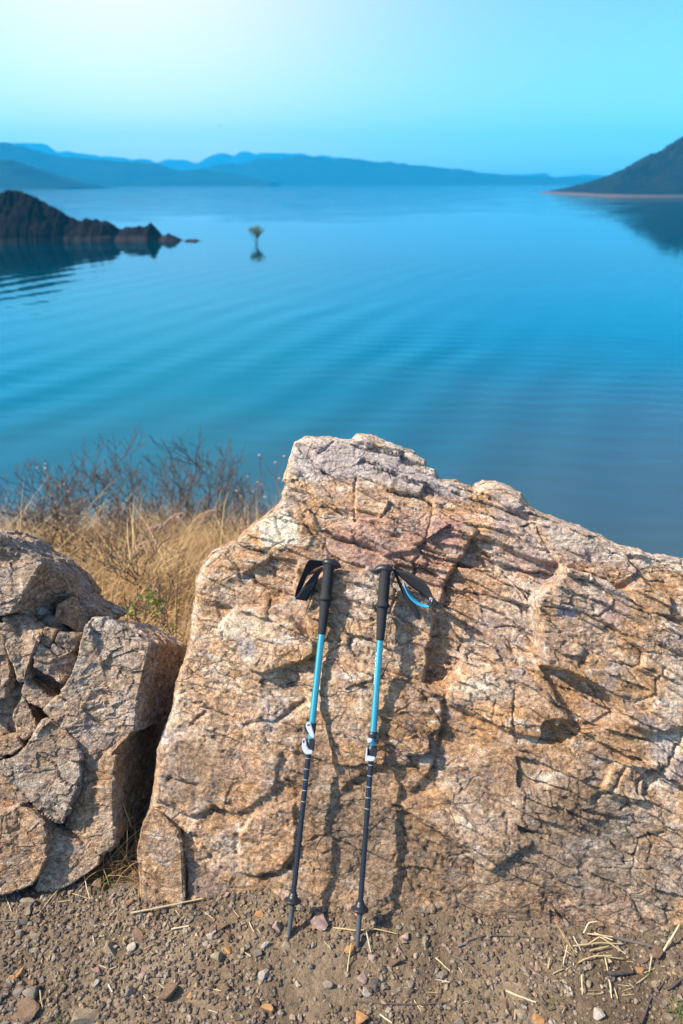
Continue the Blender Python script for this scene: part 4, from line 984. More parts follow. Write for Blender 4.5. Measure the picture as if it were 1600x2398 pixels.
def scatter_slope(n, x0, x1, y0, y1, pw=1.6):
    y = y0 + (y1 - y0) * rng.random(n) ** pw
    x = rng.uniform(x0, x1, n) * (y / y1) ** 0.75 + 0.1
    return x, y
n = 36000
x, y = scatter_slope(n, -6.0, 1.0, 1.95, 9.6, 1.3)
tuft = fbm(P3(x * 1.6, y * 1.6), 3, 201)
keep = (tuft > -0.16) & (y < 9.3) & (x < 0.05 + 0.5 * sst(3, 6, y)); x, y, tuft = x[keep], y[keep], tuft[keep]; n = len(x)
z = ground_h(x, y)
base = np.stack([x, y, z - 0.02], -1)
hh = rng.uniform(0.14, 0.52, n) * (1 + 0.7 * np.clip(tuft, -0.4, 0.6)) * np.where(rng.random(n) < 0.1, 1.35, 1.0)
hh *= 0.55 + 0.45 * sst(2.0, 4.0, y)
me = blade_mesh('dry_grass', base, hh, rng.uniform(0.0035, 0.0085, n), rng.uniform(0.05, 0.95, n), rng.normal(-0.4, 1.7, n), rng.uniform(0, 0.75, n), np.clip(0.55 + 0.35 * tuft + rng.normal(0, 0.2, n), 0, 1), M_GRASS)
tag(obj('dry_grass', me), 'tall golden dry grass covering the slope between the rocks', 'grass', kind='stuff')

# ------------------------------------------------------------------ bare shrubs
def shrub_paths(base, height, spread, rs, stems=4, levels=4, thick=0.012, lean=(0, 0)):
    paths, radii, tips = [], [], []
    def grow(p, d, ln, r, lev):
        n_ = 5; pts = [p]; q = p.copy(); dd = d.copy()
        for i in range(n_):
            dd = dd + rs.normal(0, 0.16, 3); dd[2] += 0.05; dd /= np.linalg.norm(dd)
            q = q + dd * ln / n_; pts.append(q.copy())
        rr = np.linspace(r, r * (0.62 if lev else 0.3), n_ + 1)
        paths.append(np.array(pts)); radii.append(rr)
        if lev == 0: tips.append(q.copy()); return
        nk = rs.integers(2, 4)
        for k in range(nk):
            i = rs.integers(2, n_ + 1) if k else n_
            a = rs.uniform(0, 2 * math.pi); sp_ = rs.uniform(0.35, 0.85)
            nd = dd + sp_ * np.array([math.cos(a), math.sin(a), 0.1]); nd /= np.linalg.norm(nd)
            grow(pts[i], nd, ln * rs.uniform(0.55, 0.82), rr[i] * 0.72, lev - 1)
    for s_ in range(stems):
        a = rs.uniform(0, 2 * math.pi); d = np.array([spread * math.cos(a) + lean[0], spread * math.sin(a) + lean[1], 1.0]); d /= np.linalg.norm(d)
        grow(np.array(base) + np.array([0.04 * math.cos(a), 0.04 * math.sin(a), 0]), d, height * rs.uniform(0.36, 0.5), thick * rs.uniform(0.8, 1.15), levels - 1)
    return paths, radii, tips

def shrub(px, ytop, Yd, label, seed, stems=4, spread=0.35, thick=0.012, levels=4, lean=(0, 0), leaves=False, h=None):
    rs = np.random.default_rng(seed)
    top = at(px, ytop, Yd); bx = top[0] - lean[0] * 0.4
    bz = float(ground_h(np.array([bx]), np.array([Yd]))[0])
    height = (top[2] - bz) if h is None else h
    base = np.array([bx, Yd, bz - 0.03])
    paths, radii, tips = shrub_paths((0, 0, 0), max(height, 0.4), spread, rs, stems, levels, thick, lean)
    zmax = np.percentile([q_[2] for q_ in tips], 82); k = max(height, 0.4) / zmax
    paths = [p * k for p in paths]; tips = [p * k for p in tips]
    big = [i for i, r_ in enumerate(radii) if r_[0] > thick * 0.55]; sm = [i for i in range(len(radii)) if i not in big]
    root = empty('bare_shrub', base); tag(root, label, 'shrub', 'leafless shrubs on the lakeside slope')
    for nm, ids in (('stems', big), ('twigs', sm)):
        if not ids: continue
        co, f = tubes([paths[i] for i in ids], [np.maximum(radii[i], 0.0026 if Yd > 4.5 else 0.0018) for i in ids], 5 if nm == 'stems' else 4)
        me = mesh_from(nm, co, f); set_attr(me, 'tone', np.full(len(co), rs.uniform(0.2, 0.8)) + rs.normal(0, 0.08, len(co)))
        tag(obj(nm, me, M_TWIG, root), kind='stuff' if nm == 'twigs' else None)
    if leaves:
        T = np.array(tips); T = T[rs.random(len(T)) < 0.9]; T = T[T[:, 2] < leaves * height]
        m_ = len(T) * 5; c = np.repeat(T, 5, 0) + rs.normal(0, 0.012, (m_, 3))
        a, b_ = rs.normal(0, 1, (m_, 3)), rs.normal(0, 1, (m_, 3)); a /= np.linalg.norm(a, axis=1)[:, None]; b_ -= a * (a * b_).sum(1)[:, None]; b_ /= np.linalg.norm(b_, axis=1)[:, None]
        s_ = rs.uniform(0.010, 0.019, (m_, 1))
        co = np.stack([c - a * s_ * 1.5, c - b_ * s_ * 0.7, c + a * s_ * 1.5, c + b_ * s_ * 0.7], 1).reshape(-1, 3)
        me = mesh_from('leaves', co, np.arange(m_ * 4).reshape(-1, 4), False); set_attr(me, 'tone', np.repeat(rs.random(m_), 4)); obj('leaves', me, M_LEAF, root)
    return root

SH = [(60, 1098, 6.2, 'leafless shrub at the left picture edge against the water', 5, 4, .45, .013), (130, 1105, 7.0, 'leafless forked shrub second from the left picture edge', 6, 3, .5, .013),
      (238, 1050, 7.4, 'tall slender leafless shrub rising highest left of the middle thicket', 7, 2, .15, .016), (300, 1120, 7.9, 'dense low leafless shrub between the two tallest shrubs', 8, 6, .6, .012),
      (360, 1090, 7.7, 'broad leafless shrub just left of the tallest forked shrub', 9, 5, .5, .013), (440, 1040, 7.3, 'tallest forked leafless shrub in the thicket', 10, 3, .28, .017),
      (500, 1100, 7.8, 'spreading leafless shrub right of the tallest forked one', 12, 4, .6, .013), (560, 1130, 8.0, 'small leafless shrub nearest the boulder top', 14, 4, .5, .011),
      (180, 1160, 6.0, 'bushy leafless shrub in front of the slender tall one', 15, 6, .6, .011), (400, 1160, 6.4, 'dark tangled leafless shrub in the middle of the dry grass', 16, 6, .55, .011),
      (20, 1160, 6.6, 'dark low leafless shrub cut by the left picture edge', 18, 5, .5, .011), (300, 1210, 5.0, 'thin leafless shrub standing in front of the thicket', 20, 3, .4, .010),
      (470, 1170, 6.9, 'low leafless shrub behind the drooping grass plumes', 22, 6, .6, .010), (350, 1130, 8.4, 'rearmost leafless shrub of the thicket by the water', 26, 4, .5, .012)]
SH += [(120, 1180, 4.6, 'slim leafless shrub in the grass right behind the left outcrop top', 41, 4, .35, .010), (215, 1215, 4.2, 'wiry leafless shrub in the grass left of the leaning sapling', 43, 4, .45, .009), (540, 1180, 5.6, 'leafless shrub in the grass beside the boulder shoulder', 45, 5, .5, .010), (345, 1250, 4.4, 'twiggy leafless shrub in the grass right of the leaning sapling', 47, 4, .5, .009)]
for px, yt, Yd, lb, sd, st, spd, th in SH: shrub(px, yt - (16 if 'tall' in lb else 0), Yd, lb, sd, st, spd, th * 1.25, 5)
shrub(300, 1225, 3.3, 'leaning leafless sapling with a few fresh green leaves behind the left outcrop', 33, 2, .12, .011, 5, (-0.32, 0.1), 0.42)
shrub(385, 1405, 2.5, 'short twiggy sprout with yellow-green leaves beside the boulder', 35, 4, .4, .006, 4, (0, 0), 0.95)

# drooping seed plumes and dried flower stalks
def plume(px, py, Yd, label, seed, h=None):
    rs = np.random.default_rng(seed); top = at(px, py, Yd); gz_ = float(ground_h(np.array([top[0]]), np.array([Yd]))[0])
    root = empty('grass_plume', (top[0] + 0.06, Yd, gz_ - 0.02)); tag(root, label, 'dry grass', 'feathery dry grass plumes')
    H = top[2] - gz_; t = np.linspace(0, 1, 9)
    stem = np.stack([-0.06 * t ** 2 - 0.05 * t ** 6, 0.02 * t, H * (t - 0.03 * t ** 6)], -1)
    co, f = tubes([stem], [np.linspace(.0028, .0012, 9)], 4); me = mesh_from('stem', co, f); set_attr(me, 'tone', np.full(len(co), .6)); obj('stem', me, M_GRASS, root)
    m_ = 70; k = rs.uniform(0.0, 1, m_); end = stem[-1]; drop = np.stack([-0.16 * k, 0.02 * k, 0.03 * k - 0.13 * k ** 2], -1)
    base = end + drop + rs.normal(0, 0.006, (m_, 3)); paths = []
    for b in base:
        d = np.array([-0.035, rs.normal(0, .012), -0.03]) * rs.uniform(.6, 1.4) + rs.normal(0, .01, 3); paths.append(np.stack([b, b + d * .5 + [0, 0, .004], b + d]))
    paths.append(np.stack([end, end + [-.08, .01, .0], end + [-.16, .02, -.10]]))
    co, f = tubes(paths, [np.array([.0022, .0034, .0008])] * len(paths), 4); me = mesh_from('seed_head', co, f); set_attr(me, 'tone', rs.random(len(co))); obj('seed_head', me, M_PLUME, root)
plume(450, 1195, 4.4, 'tall drooping pinkish grass plume beside the boulder slope', 1); plume(400, 1222, 4.0, 'arching grass plume in the middle of the dry grass', 2)
plume(385, 1262, 3.8, 'lower bent grass plume left of the boulder', 3); plume(520, 1190, 5.2, 'small upright grass plume right of the tall drooping one', 4); plume(465, 1280, 3.9, 'short curled grass plume nearest the boulder edge', 5)
def stalk(px, py, Yd, label, seed):
    rs = np.random.default_rng(seed); top = at(px, py, Yd); gz_ = float(ground_h(np.array([top[0]]), np.array([Yd]))[0])
    root = empty('dried_flower_stalk', (top[0], Yd, gz_ - 0.02)); tag(root, label, 'dried flower', 'dried flower stalks')
    H = top[2] - gz_; paths, rad, tips = [], [], []
    p0 = np.array([0, 0, 0.0]); main = np.stack([p0, [0.01, 0, H * .5], [0.0, 0, H]]); paths.append(main); rad.append(np.linspace(.004, .002, 3)); tips.append(main[-1])
    for k in range(5):
        s_ = rs.uniform(.5, .85); a = rs.uniform(0, 6.28); b = main[1] + (main[2] - main[1]) * (s_ - .5) * 2; e = b + np.array([math.cos(a) * .14, math.sin(a) * .14, H * rs.uniform(.1, .25)])
        paths.append(np.stack([b, (b + e) / 2 + [0, 0, -.02], e])); rad.append(np.linspace(.0025, .0015, 3)); tips.append(e)
    co, f = tubes(paths, rad, 4); me = mesh_from('stem', co, f); set_attr(me, 'tone', np.full(len(co), .3)); obj('stem', me, M_GRASS, root)
    for e in tips:
        bm = bmesh.new(); bmesh.ops.create_icosphere(bm, subdivisions=2, radius=.012)
        for v_ in bm.verts: v_.co *= rs.uniform(.7, 1.25); v_.co.z *= .7
        me = bpy.data.meshes.new('seed_head'); bm.to_mesh(me); bm.free(); set_attr(me, 'tone', np.full(len(me.vertices), .9)); obj('seed_head', me, M_PLUME, root).location = e
stalk(105, 1092, 6.3, 'dried flower stalk with pale heads above the left shrubs', 1); stalk(150, 1130, 6.0, 'dried flower stalk second from the left picture edge', 2); stalk(580, 1112, 6.5, 'dried flower stalk with a pale head near the boulder', 3); stalk(645, 1078, 5.6, 'thin reddish flower stalk right beside the boulder top', 4)

# ------------------------------------------------------------------ loose stones
def stone_mesh(name, seed, flat=0.6):
    rs = np.random.default_rng(seed); bm = bmesh.new(); bmesh.ops.create_icosphere(bm, subdivisions=3, radius=1.0)
    cuts = []
    for k in range(11):
        d = rs.normal(0, 1, 3); d /= np.linalg.norm(d); cuts.append((d, rs.uniform(0.38, 0.72)))
    for v_ in bm.verts:
        p = np.array(v_.co)
        for d, o_ in cuts:
            e = p @ d - o_
            if e > 0: p = p - d * e * 0.98
        p = p * np.array([1, rs.uniform(0.98, 1.02), 1]); p[2] *= flat; v_.co = p
    me = bpy.data.meshes.new(name); bm.to_mesh(me); bm.free()
    set_attr(me, 'tone', np.zeros(len(me.vertices)))
    return me
STONES = [stone_mesh('pebble', 300 + i, f) for i, f in enumerate([.55, .6, .7, .5, .8, .45, .65, .6, .75, .5, .7, .62])]
for m_ in STONES: m_.materials.append(M_PEB)
def tone_mat(name, col): return pebble_mat(name, [(0.0, tuple(c * 0.92 for c in col)), (1.0, tuple(min(1, c * 1.1) for c in col))], 0)
TM = {'orange': tone_mat('orange_stone', (0.46, 0.24, 0.10)), 'white': tone_mat('pale_stone', (0.46, 0.39, 0.315)), 'grey': tone_mat('grey_stone', (0.27, 0.22, 0.17)), 'brown': tone_mat('brown_stone', (0.23, 0.145, 0.09)),
      'dark': tone_mat('dark_stone', (0.14, 0.115, 0.10)), 'pink': tone_mat('pink_stone', (0.46, 0.31, 0.26)), 'tan': tone_mat('tan_stone', (0.34, 0.26, 0.17)), 'red': tone_mat('red_stone', (0.36, 0.20, 0.18))}
def put_stone(px, py, w, asp, rot, tone, label, i, sink=0.25, group=None, cat='stone'):
    p = at_z(px, py, 0.0); p = at_z(px, py, float(ground_h(p[0:1], p[1:2])[0]))
    dist = float(np.linalg.norm(p - CAM)); r = w / FPX * dist * 0.46
    me = STONES[i % len(STONES)].copy(); me.materials.clear(); me.materials.append(TM[tone])
    o = obj('stone', me); o.scale = (r, r * asp, r * 0.95); o.rotation_euler = (rng.normal(0, .12), rng.normal(0, .12), R(rot)); o.location = (p[0], p[1], p[2] + r * (0.5 - sink))
    return tag(o, label, cat, group or 'bigger loose stones on the dirt')
HAND = [(748, 2168, 56, .8, -35, 'pink', 'largest loose stone, pinkish, right of the left pole tip', 0), (648, 2172, 34, .7, -20, 'pink', 'salmon pink stone just left of the left pole tip', 1),
        (606, 2145, 26, 1.0, 10, 'orange', 'orange stone at the boulder foot left of the left pole', 2), (531, 2098, 22, .6, 0, 'pink', 'small pale pink stone lying on the boulder foot', 3),
        (495, 2195, 26, .8, 15, 'white', 'white pebble topping the stone cluster left of the left pole', 4), (482, 2212, 22, .7, -15, 'white', 'second white pebble below the first in the cluster', 5),
        (537, 2195, 28, 1.0, 5, 'brown', 'square brown stone in the cluster left of the left pole', 6), (533, 2225, 26, .6, -40, 'orange', 'oblong orange pebble below the square brown stone', 7),
        (512, 2245, 36, .7, 0, 'tan', 'flat tan stone under the orange pebble', 8), (520, 2170, 38, .6, 10, 'brown', 'wedge-shaped brown stone at the top of the cluster', 9), (603, 2234, 24, .9, 0, 'grey', 'round grey pebble below and left of the left pole tip', 10),
        (622, 2215, 22, .6, 40, 'white', 'oval pale pebble between two grey ones left of the left pole tip', 11), (620, 2285, 32, .8, 60, 'white', 'pointed pale stone on bare dirt below the left pole', 0),
        (598, 2350, 30, .8, 0, 'brown', 'brown stone at the bottom beside an orange one', 1), (626, 2363, 34, .6, -10, 'orange', 'long orange stone at the bottom centre left', 2), (394, 2330, 60, .55, -5, 'brown', 'big flat reddish brown stone at the bottom left', 3),
        (872, 2245, 24, .8, 0, 'pink', 'pinkish stone under the straw below the right pole tip', 4), (852, 2294, 30, .9, 0, 'pink', 'square pink stone below the right pole', 5), (880, 2304, 32, 1.1, 0, 'dark', 'round dark stone touching the square pink one', 6),
        (856, 2325, 24, .9, 0, 'white', 'small whitish block below the square pink stone', 7), (845, 2385, 34, 1.2, 70, 'orange', 'triangular orange stone at the bottom edge', 8), (922, 2255, 40, .5, 5, 'brown', 'oblong dark brown stone right of the right pole tip', 9),
        (820, 2228, 26, 1.4, 70, 'orange', 'upright orange shard left of the right pole tip', 10), (768, 2310, 26, .9, 0, 'grey', 'lone grey stone in the bare dirt between the poles', 11), (1038, 2288, 26, .9, 30, 'grey', 'grey angular stone right of the bare patch', 0),
        (934, 2228, 24, .6, 0, 'pink', 'flat pale stone right of the right pole tip', 1), (1318, 2165, 26, 1.0, 0, 'grey', 'grey stone on top of the straw heap', 2), (1537, 2235, 40, .8, -15, 'brown', 'brown stone by the lone thick straw at the right', 3),
        (1500, 2275, 22, .9, 0, 'orange', 'orange pebble right of the straw heap', 4), (1370, 2208, 26, .9, 30, 'tan', 'yellowish stone wedged in the straw heap', 5), (1222, 2378, 34, .6, -15, 'tan', 'tan oblong stone at the bottom right of centre', 6), (1258, 2390, 30, .9, 0, 'orange', 'rusty stone at the bottom edge right of the tan one', 7),
        (80, 2328, 44, .8, 10, 'grey', 'largest grey stone of the lower left pile', 8), (42, 2325, 30, .8, 40, 'grey', 'grey stone left of the largest grey one', 9), (28, 2292, 18, .9, 0, 'orange', 'small orange stone near the left picture edge', 10), (52, 2372, 80, .9, 0, 'brown', 'half-buried broad brown stone in the bottom left corner', 11),
        (205, 2390, 100, .5, 5, 'tan', 'half-buried tan and grey stone at the bottom left edge', 0), (305, 2325, 40, .6, 20, 'grey', 'grey stone left of the big flat reddish one', 1), (224, 2274, 22, .8, 0, 'red', 'dusty red stone in the dirt at lower left', 2), (225, 2305, 20, .8, 0, 'white', 'white pebble below the dusty red stone', 3),
        (48, 2187, 26, .8, 20, 'grey', 'grey stone in the dirt at the far left', 4), (60, 2158, 28, .9, 20, 'dark', 'dark brown stone under the far left rocks', 5), (175, 2075, 20, .9, 0, 'dark', 'dark pebble by the straw under the left outcrop', 6), (188, 2072, 18, .9, 0, 'pink', 'pinkish pebble beside the dark one under the outcrop', 7),
        (235, 2072, 34, 1.0, 20, 'brown', 'brown stone under the green grass tuft', 8), (305, 2113, 24, .6, 35, 'orange', 'orange pebble left of the ochre slab foot', 9), (182, 2108, 20, .9, 0, 'dark', 'dark pebble below the straws at lower left', 10), (66, 2115, 36, .4, 0, 'tan', 'long tan stone fragment left of the straws', 11),
        (255, 2225, 62, .55, -18, 'tan', 'half-buried tan slab in the dirt at lower left', 1), (325, 2190, 34, 1.2, 60, 'brown', 'upright brown shard right of the half-buried tan slab', 3)]
for k, hrow in enumerate(HAND): put_stone(*hrow, sink=0.55 if 'buried' in hrow[6] else 0.22)

def dens(x, y):            # gravel lies thick at the lower left, thin on the trodden dirt between the poles
    d = 0.55 + 0.5 * fbm(P3(x * 4, y * 5), 2, 301)
    d += 0.5 * sst(0.1, -0.6, x) + 0.35 * sst(1.02, 0.85, y)
    d -= 0.45 * np.exp(-((x + 0.04) / 0.14) ** 2 - ((y - 0.99) / 0.09) ** 2)
    return np.clip(d, 0.02, 1)
def ground_pts(n, y0=0.80, y1=1.24):
    x = rng.uniform(-0.95, 1.0, n * 4); y = rng.uniform(y0, y1, n * 4); k = rng.random(n * 4) < dens(x, y); x, y = x[k][:n], y[k][:n]
    return x, y, ground_h(x, y)
PSET = {}
for tn in TM:
    PSET[tn] = []
    for m_ in STONES:
        c_ = m_.copy(); c_.materials.clear(); c_.materials.append(TM[tn]); PSET[tn].append(c_)
x, y, z = ground_pts(248)
sz = np.clip(rng.lognormal(math.log(0.0092), 0.36, len(x)), 0.0045, 0.018)
for i in range(len(x)):
    tn = str(rng.choice(['grey', 'brown', 'tan', 'white', 'dark', 'pink', 'orange'], p=[.32, .2, .18, .09, .1, .06, .05])); s_ = sz[i]
    o = obj('pebble', PSET[tn][int(rng.integers(0, 12))])
    o.scale = (s_, s_ * rng.uniform(.6, 1), s_ * rng.uniform(.7, 1)); o.rotation_euler = (rng.normal(0, .25), rng.normal(0, .25), rng.uniform(0, 6.28)); o.location = (x[i], y[i], z[i] + s_ * .28)
    wh = 'at the lower left' if x[i] < -.45 else 'left of the left pole' if x[i] < -.14 else 'between and below the two poles' if x[i] < .12 else 'right of the right pole' if x[i] < .5 else 'around the straw heap'
    szw = 'tiny' if s_ < .0075 else 'small' if s_ < .0115 else 'middling'; dp = 'close to the rocks' if y[i] > 1.09 else 'near the bottom picture edge' if y[i] < .95 else 'halfway down the dirt'
    tag(o, f"{szw} {'pale' if tn == 'white' else tn} pebble {wh}, {dp}", 'pebble', f'small {tn} pebbles strewn over the dirt')
# grit too small to pick apart
n = 10500; x, y, z = ground_pts(n); n = len(x)
bm = bmesh.new(); bmesh.ops.create_icosphere(bm, subdivisions=1, radius=1.0); iv = np.array([v_.co for v_ in bm.verts]); ifc = np.array([[v_.index for v_ in f_.verts] for f_ in bm.faces]); bm.free()
s_ = np.clip(rng.lognormal(math.log(0.0037), 0.48, n), 0.0012, 0.0085)
co = iv[None] * (1 + 0.35 * rng.uniform(-1, 1, (n, len(iv), 1))) * np.stack([s_, s_ * rng.uniform(.6, 1, n), s_ * .65], -1)[:, None, :]
a = rng.uniform(0, 6.28, n); ca, sa = np.cos(a)[:, None], np.sin(a)[:, None]
co = np.stack([co[..., 0] * ca - co[..., 1] * sa, co[..., 0] * sa + co[..., 1] * ca, co[..., 2]], -1) + np.stack([x, y, z + s_ * .25], -1)[:, None, :]
me = mesh_from('gravel', co.reshape(-1, 3), (ifc[None] + (np.arange(n) * len(iv))[:, None, None]).reshape(-1, 3), False)
set_attr(me, 'tone', np.repeat(rng.uniform(-0.5, 0.6, n), len(iv)))
tag(obj('gravel', me, M_PEB), 'fine grey-brown gravel and grit on the dirt', 'gravel', kind='stuff')

# ------------------------------------------------------------------ straw and twigs on the dirt
def gpt(px, py, lift=0.004):
    p = at_z(px, py, 0.0); p = at_z(px, py, float(ground_h(p[0:1], p[1:2])[0])); return p + np.array([0, 0, lift])
def straw(pts, r, label, tone=0.6, mat=None, lifts=None, name='straw', cat='straw', group=None):
    P = np.array([gpt(a, b, (lifts[i] if lifts else 0.004)) for i, (a, b) in enumerate(pts)]); k = len(P)
    t = np.linspace(0, k - 1, 4 * k); Q = np.stack([np.interp(t, range(k), P[:, c]) for c in range(3)], -1)
    Q += np.cumsum(rng.normal(0, r * 0.14, Q.shape), 0); b = Q[0].copy()
    rad = np.full(len(Q), r * 0.85) * np.linspace(1.0, 0.7, len(Q)) * rng.uniform(.85, 1.15, len(Q)); rad[0] *= .9
    co, f = tubes([Q - b], [rad], 6)
    me = mesh_from(name, co, f); set_attr(me, 'tone', np.clip(np.full(len(co), tone) + rng.normal(0, .06, len(co)), 0, 1))
    return tag(obj(name, me, mat or M_STRAW, loc=b), label, cat, group or 'straws on the dirt')
S_ = [([(308, 2142), (390, 2128), (474, 2111)], .0034, 'longest thick straw lying below the ochre slab', .6, [.008, .012, .010]), ([(86, 2086), (130, 2074)], .002, 'thin straw under the left outcrop, left of a bundle', .8, None), ([(105, 2090), (172, 2060)], .0028, 'straw at the top of the bundle under the left outcrop', .7, [.004, .016]),
      ([(94, 2140), (120, 2108), (170, 2060)], .0017, 'long straw crossing under the bundle at lower left', .6, [.003, .008, .018]), ([(198, 2052), (206, 2085), (211, 2106)], .0022, 'pale upright straw below the green tuft', .85, [.03, .012, .004]), ([(170, 2094), (208, 2106)], .0016, 'short straw meeting the pale upright one', .5, None),
      ([(28, 2078), (42, 2088), (44, 2098)], .0024, 'curved whitish straw at the far left', 1.0, None), ([(-6, 2093), (30, 2093)], .0018, 'pale straw at the left picture edge', 1.0, None), ([(14, 2100), (28, 2138)], .0014, 'thin straw slanting down at the far left', .7, None), ([(137, 2115), (172, 2109)], .0013, 'thin pale straw near the dark pebble at lower left', .8, None),
      ([(228, 2130), (254, 2110)], .0016, 'brownish straw left of the orange pebble', .4, None), ([(257, 2148), (272, 2131)], .0022, 'short light straw left of the longest thick straw', .85, None), ([(98, 2330), (102, 2361)], .0024, 'upright golden straw by the largest grey stone', .5, [.02, .004]), ([(140, 2385), (155, 2357)], .0018, 'straw at the bottom left edge', .5, None),
      ([(337, 2333), (364, 2364)], .0028, 'golden straw left of the big flat reddish stone', .55, None), ([(255, 2307), (263, 2323)], .0028, 'short white straw at lower left', 1.0, None), ([(402, 2178), (442, 2171)], .0030, 'short thick pale straw left of the stone cluster', .9, None), ([(388, 2215), (410, 2195)], .0018, 'straw right of the upright brown shard', .7, None),
      ([(584, 2162), (596, 2185)], .0016, 'thin straw right of the stone cluster', .8, None), ([(562, 2225), (588, 2242)], .0018, 'straw right of the oblong orange pebble', .8, None), ([(780, 2175), (830, 2182), (880, 2180), (930, 2190)], .0024, 'long bent yellow straw behind the right pole tip', .5, [.004, .006, .008, .004]), ([(814, 2278), (824, 2220)], .0022, 'golden straw left of the right pole tip', .55, [.004, .02]),
      ([(857, 2190), (869, 2234)], .0020, 'pointed pale straw right of the right pole tip', .95, [.02, .006]), ([(1020, 2245), (1054, 2276)], .0020, 'pale straw right of the bare dirt', .85, None), ([(1070, 2262), (1083, 2280)], .0014, 'short white straw left of a grey twig', 1.0, None), ([(1184, 2322), (1255, 2352)], .0030, 'thick pale straw below the straw heap', .8, None),
      ([(968, 2340), (986, 2372)], .0016, 'thin straw in the lower middle', .7, None), ([(1066, 2350), (1072, 2330)], .0020, 'upright golden straw in the lower middle', .5, None), ([(1206, 2390), (1207, 2352)], .0018, 'upright straw at the bottom right of centre', .6, None), ([(890, 2378), (918, 2400)], .0026, 'straw cut by the bottom picture edge', .85, None),
      ([(1340, 2222), (1400, 2218), (1455, 2218)], .0022, 'long level straw across the straw heap', .6, [.012, .016, .012]), ([(1378, 2218), (1402, 2208), (1462, 2244)], .0024, 'bent golden straw on top of the straw heap', .55, [.014, .024, .014]), ([(1354, 2258), (1385, 2246), (1430, 2242)], .0026, 'thick straw low in the heap', .6, [.008, .012, .010]), ([(1380, 2232), (1425, 2222)], .0026, 'tan straw under the bent golden one', .4, [.010, .012]),
      ([(1390, 2190), (1432, 2212)], .0026, 'pale straw at the back of the heap', .75, [.012, .016]), ([(1372, 2192), (1432, 2205)], .0020, 'thin straw crossing the back of the heap', .7, [.010, .020]), ([(1318, 2262), (1326, 2225)], .0022, 'upright straw at the left end of the heap', .7, [.006, .020]), ([(1340, 2202), (1360, 2230)], .0018, 'slanting white straw left in the heap', .9, [.018, .008]),
      ([(1300, 2178), (1350, 2240)], .0012, 'thin stalk leaning at the left end of the heap', .4, [.024, .006]), ([(1415, 2246), (1458, 2250)], .0022, 'straw pointing right out of the heap', .6, [.010, .008]), ([(1425, 2300), (1430, 2338)], .0026, 'pale straw pointing down below the heap', .8, [.010, .004]), ([(1438, 2316), (1447, 2340)], .0018, 'thin golden straw beside the pale one below the heap', .6, None),
      ([(1360, 2292), (1362, 2330)], .0026, 'upright thick straw below the heap', .7, [.016, .004]), ([(1294, 2282), (1318, 2272)], .0024, 'short golden straw left of the heap', .5, None), ([(1283, 2270), (1286, 2252)], .0026, 'stubby golden straw at the left of the heap', .45, [.004, .014]), ([(1552, 2232), (1582, 2195)], .0036, 'lone thick straw leaning up at the far right', .75, [.006, .05]),
      ([(1365, 2195), (1375, 2178), (1394, 2177)], .0026, 'kinked pale straw at the top of the heap', .85, [.016, .03, .034]), ([(1520, 2278), (1523, 2252)], .0020, 'thin upright straw right of the orange pebble', .7, [.004, .02]), ([(1415, 2250), (1422, 2278)], .0024, 'golden straw hanging from the heap', .5, [.012, .006]), ([(1490, 2305), (1520, 2285)], .0016, 'fine pale straw at the right', .9, None)]
for pts, r, lb, tn, lf in S_: straw(pts, r, lb, tn, None, lf)
TW = [([(1238, 2268), (1275, 2292), (1306, 2318)], .0028, 'weathered pale twig below the straw heap', .95), ([(1420, 2196), (1470, 2205), (1530, 2222)], .0060, 'thick brown dead twig along the boulder foot', .55), ([(1320, 2190), (1360, 2206)], .0030, 'grey twig in the straw heap', .5), ([(1420, 2285), (1450, 2282), (1478, 2272)], .0070, 'short dark stick under the straw heap', .25),
      ([(1060, 2238), (1095, 2258), (1125, 2284)], .0030, 'grey bent twig right of the bare dirt', .7), ([(828, 2348), (900, 2352), (1000, 2356), (1050, 2354)], .0028, 'long thin dark twig across the bottom middle', .4), ([(1095, 2206), (1135, 2194), (1190, 2196), (1270, 2200)], .0022, 'thin root running along the boulder foot', .5), ([(1300, 2290), (1340, 2338)], .0016, 'thin grey twig below the straw heap', .5),
      ([(1500, 2400), (1518, 2340), (1560, 2290)], .0040, 'dark twig rising at the bottom right corner', .35), ([(1520, 2330), (1560, 2362)], .0045, 'dark twig crossing at the bottom right', .3), ([(1560, 2320), (1605, 2285)], .0045, 'dark stick at the right picture edge', .3), ([(0, 2158), (52, 2156)], .0026, 'greyish twig at the left picture edge', .8), ([(18, 2228), (58, 2226)], .0022, 'brown twig at lower left', .5), ([(1072, 2218), (1095, 2210)], .0046, 'stubby pale stick right of the right pole', 1.0)]
for pts, r, lb, tn in TW: straw(pts, r, lb, tn, M_TWIG, [max(.004, r)] * len(pts), 'twig', 'twig', 'twigs on the dirt')
for i in range(70):
    px = float(rng.choice([rng.uniform(0, 1600), rng.normal(1400, 80), rng.normal(250, 170)])); py = float(rng.uniform(2120, 2395) if px < 1250 else rng.normal(2265, 50))
    px = float(np.clip(px, 5, 1595)); py = float(np.clip(py, 2112, 2396)); ln = float(rng.uniform(8, 34)); a = float(rng.uniform(0, 6.28))
    straw([(px, py), (px + ln * math.cos(a), py + .6 * ln * math.sin(a))], float(rng.uniform(.0008, .0018)), f"tiny bit of broken straw {'at the lower left' if px < 420 else 'near the left pole' if px < 760 else 'near the right pole' if px < 1100 else 'around the straw heap'}, {'close to the rocks' if py < 2230 else 'towards the bottom edge'}", float(rng.uniform(.3, 1)), None, None, 'straw_bit', 'straw', 'tiny bits of broken straw')

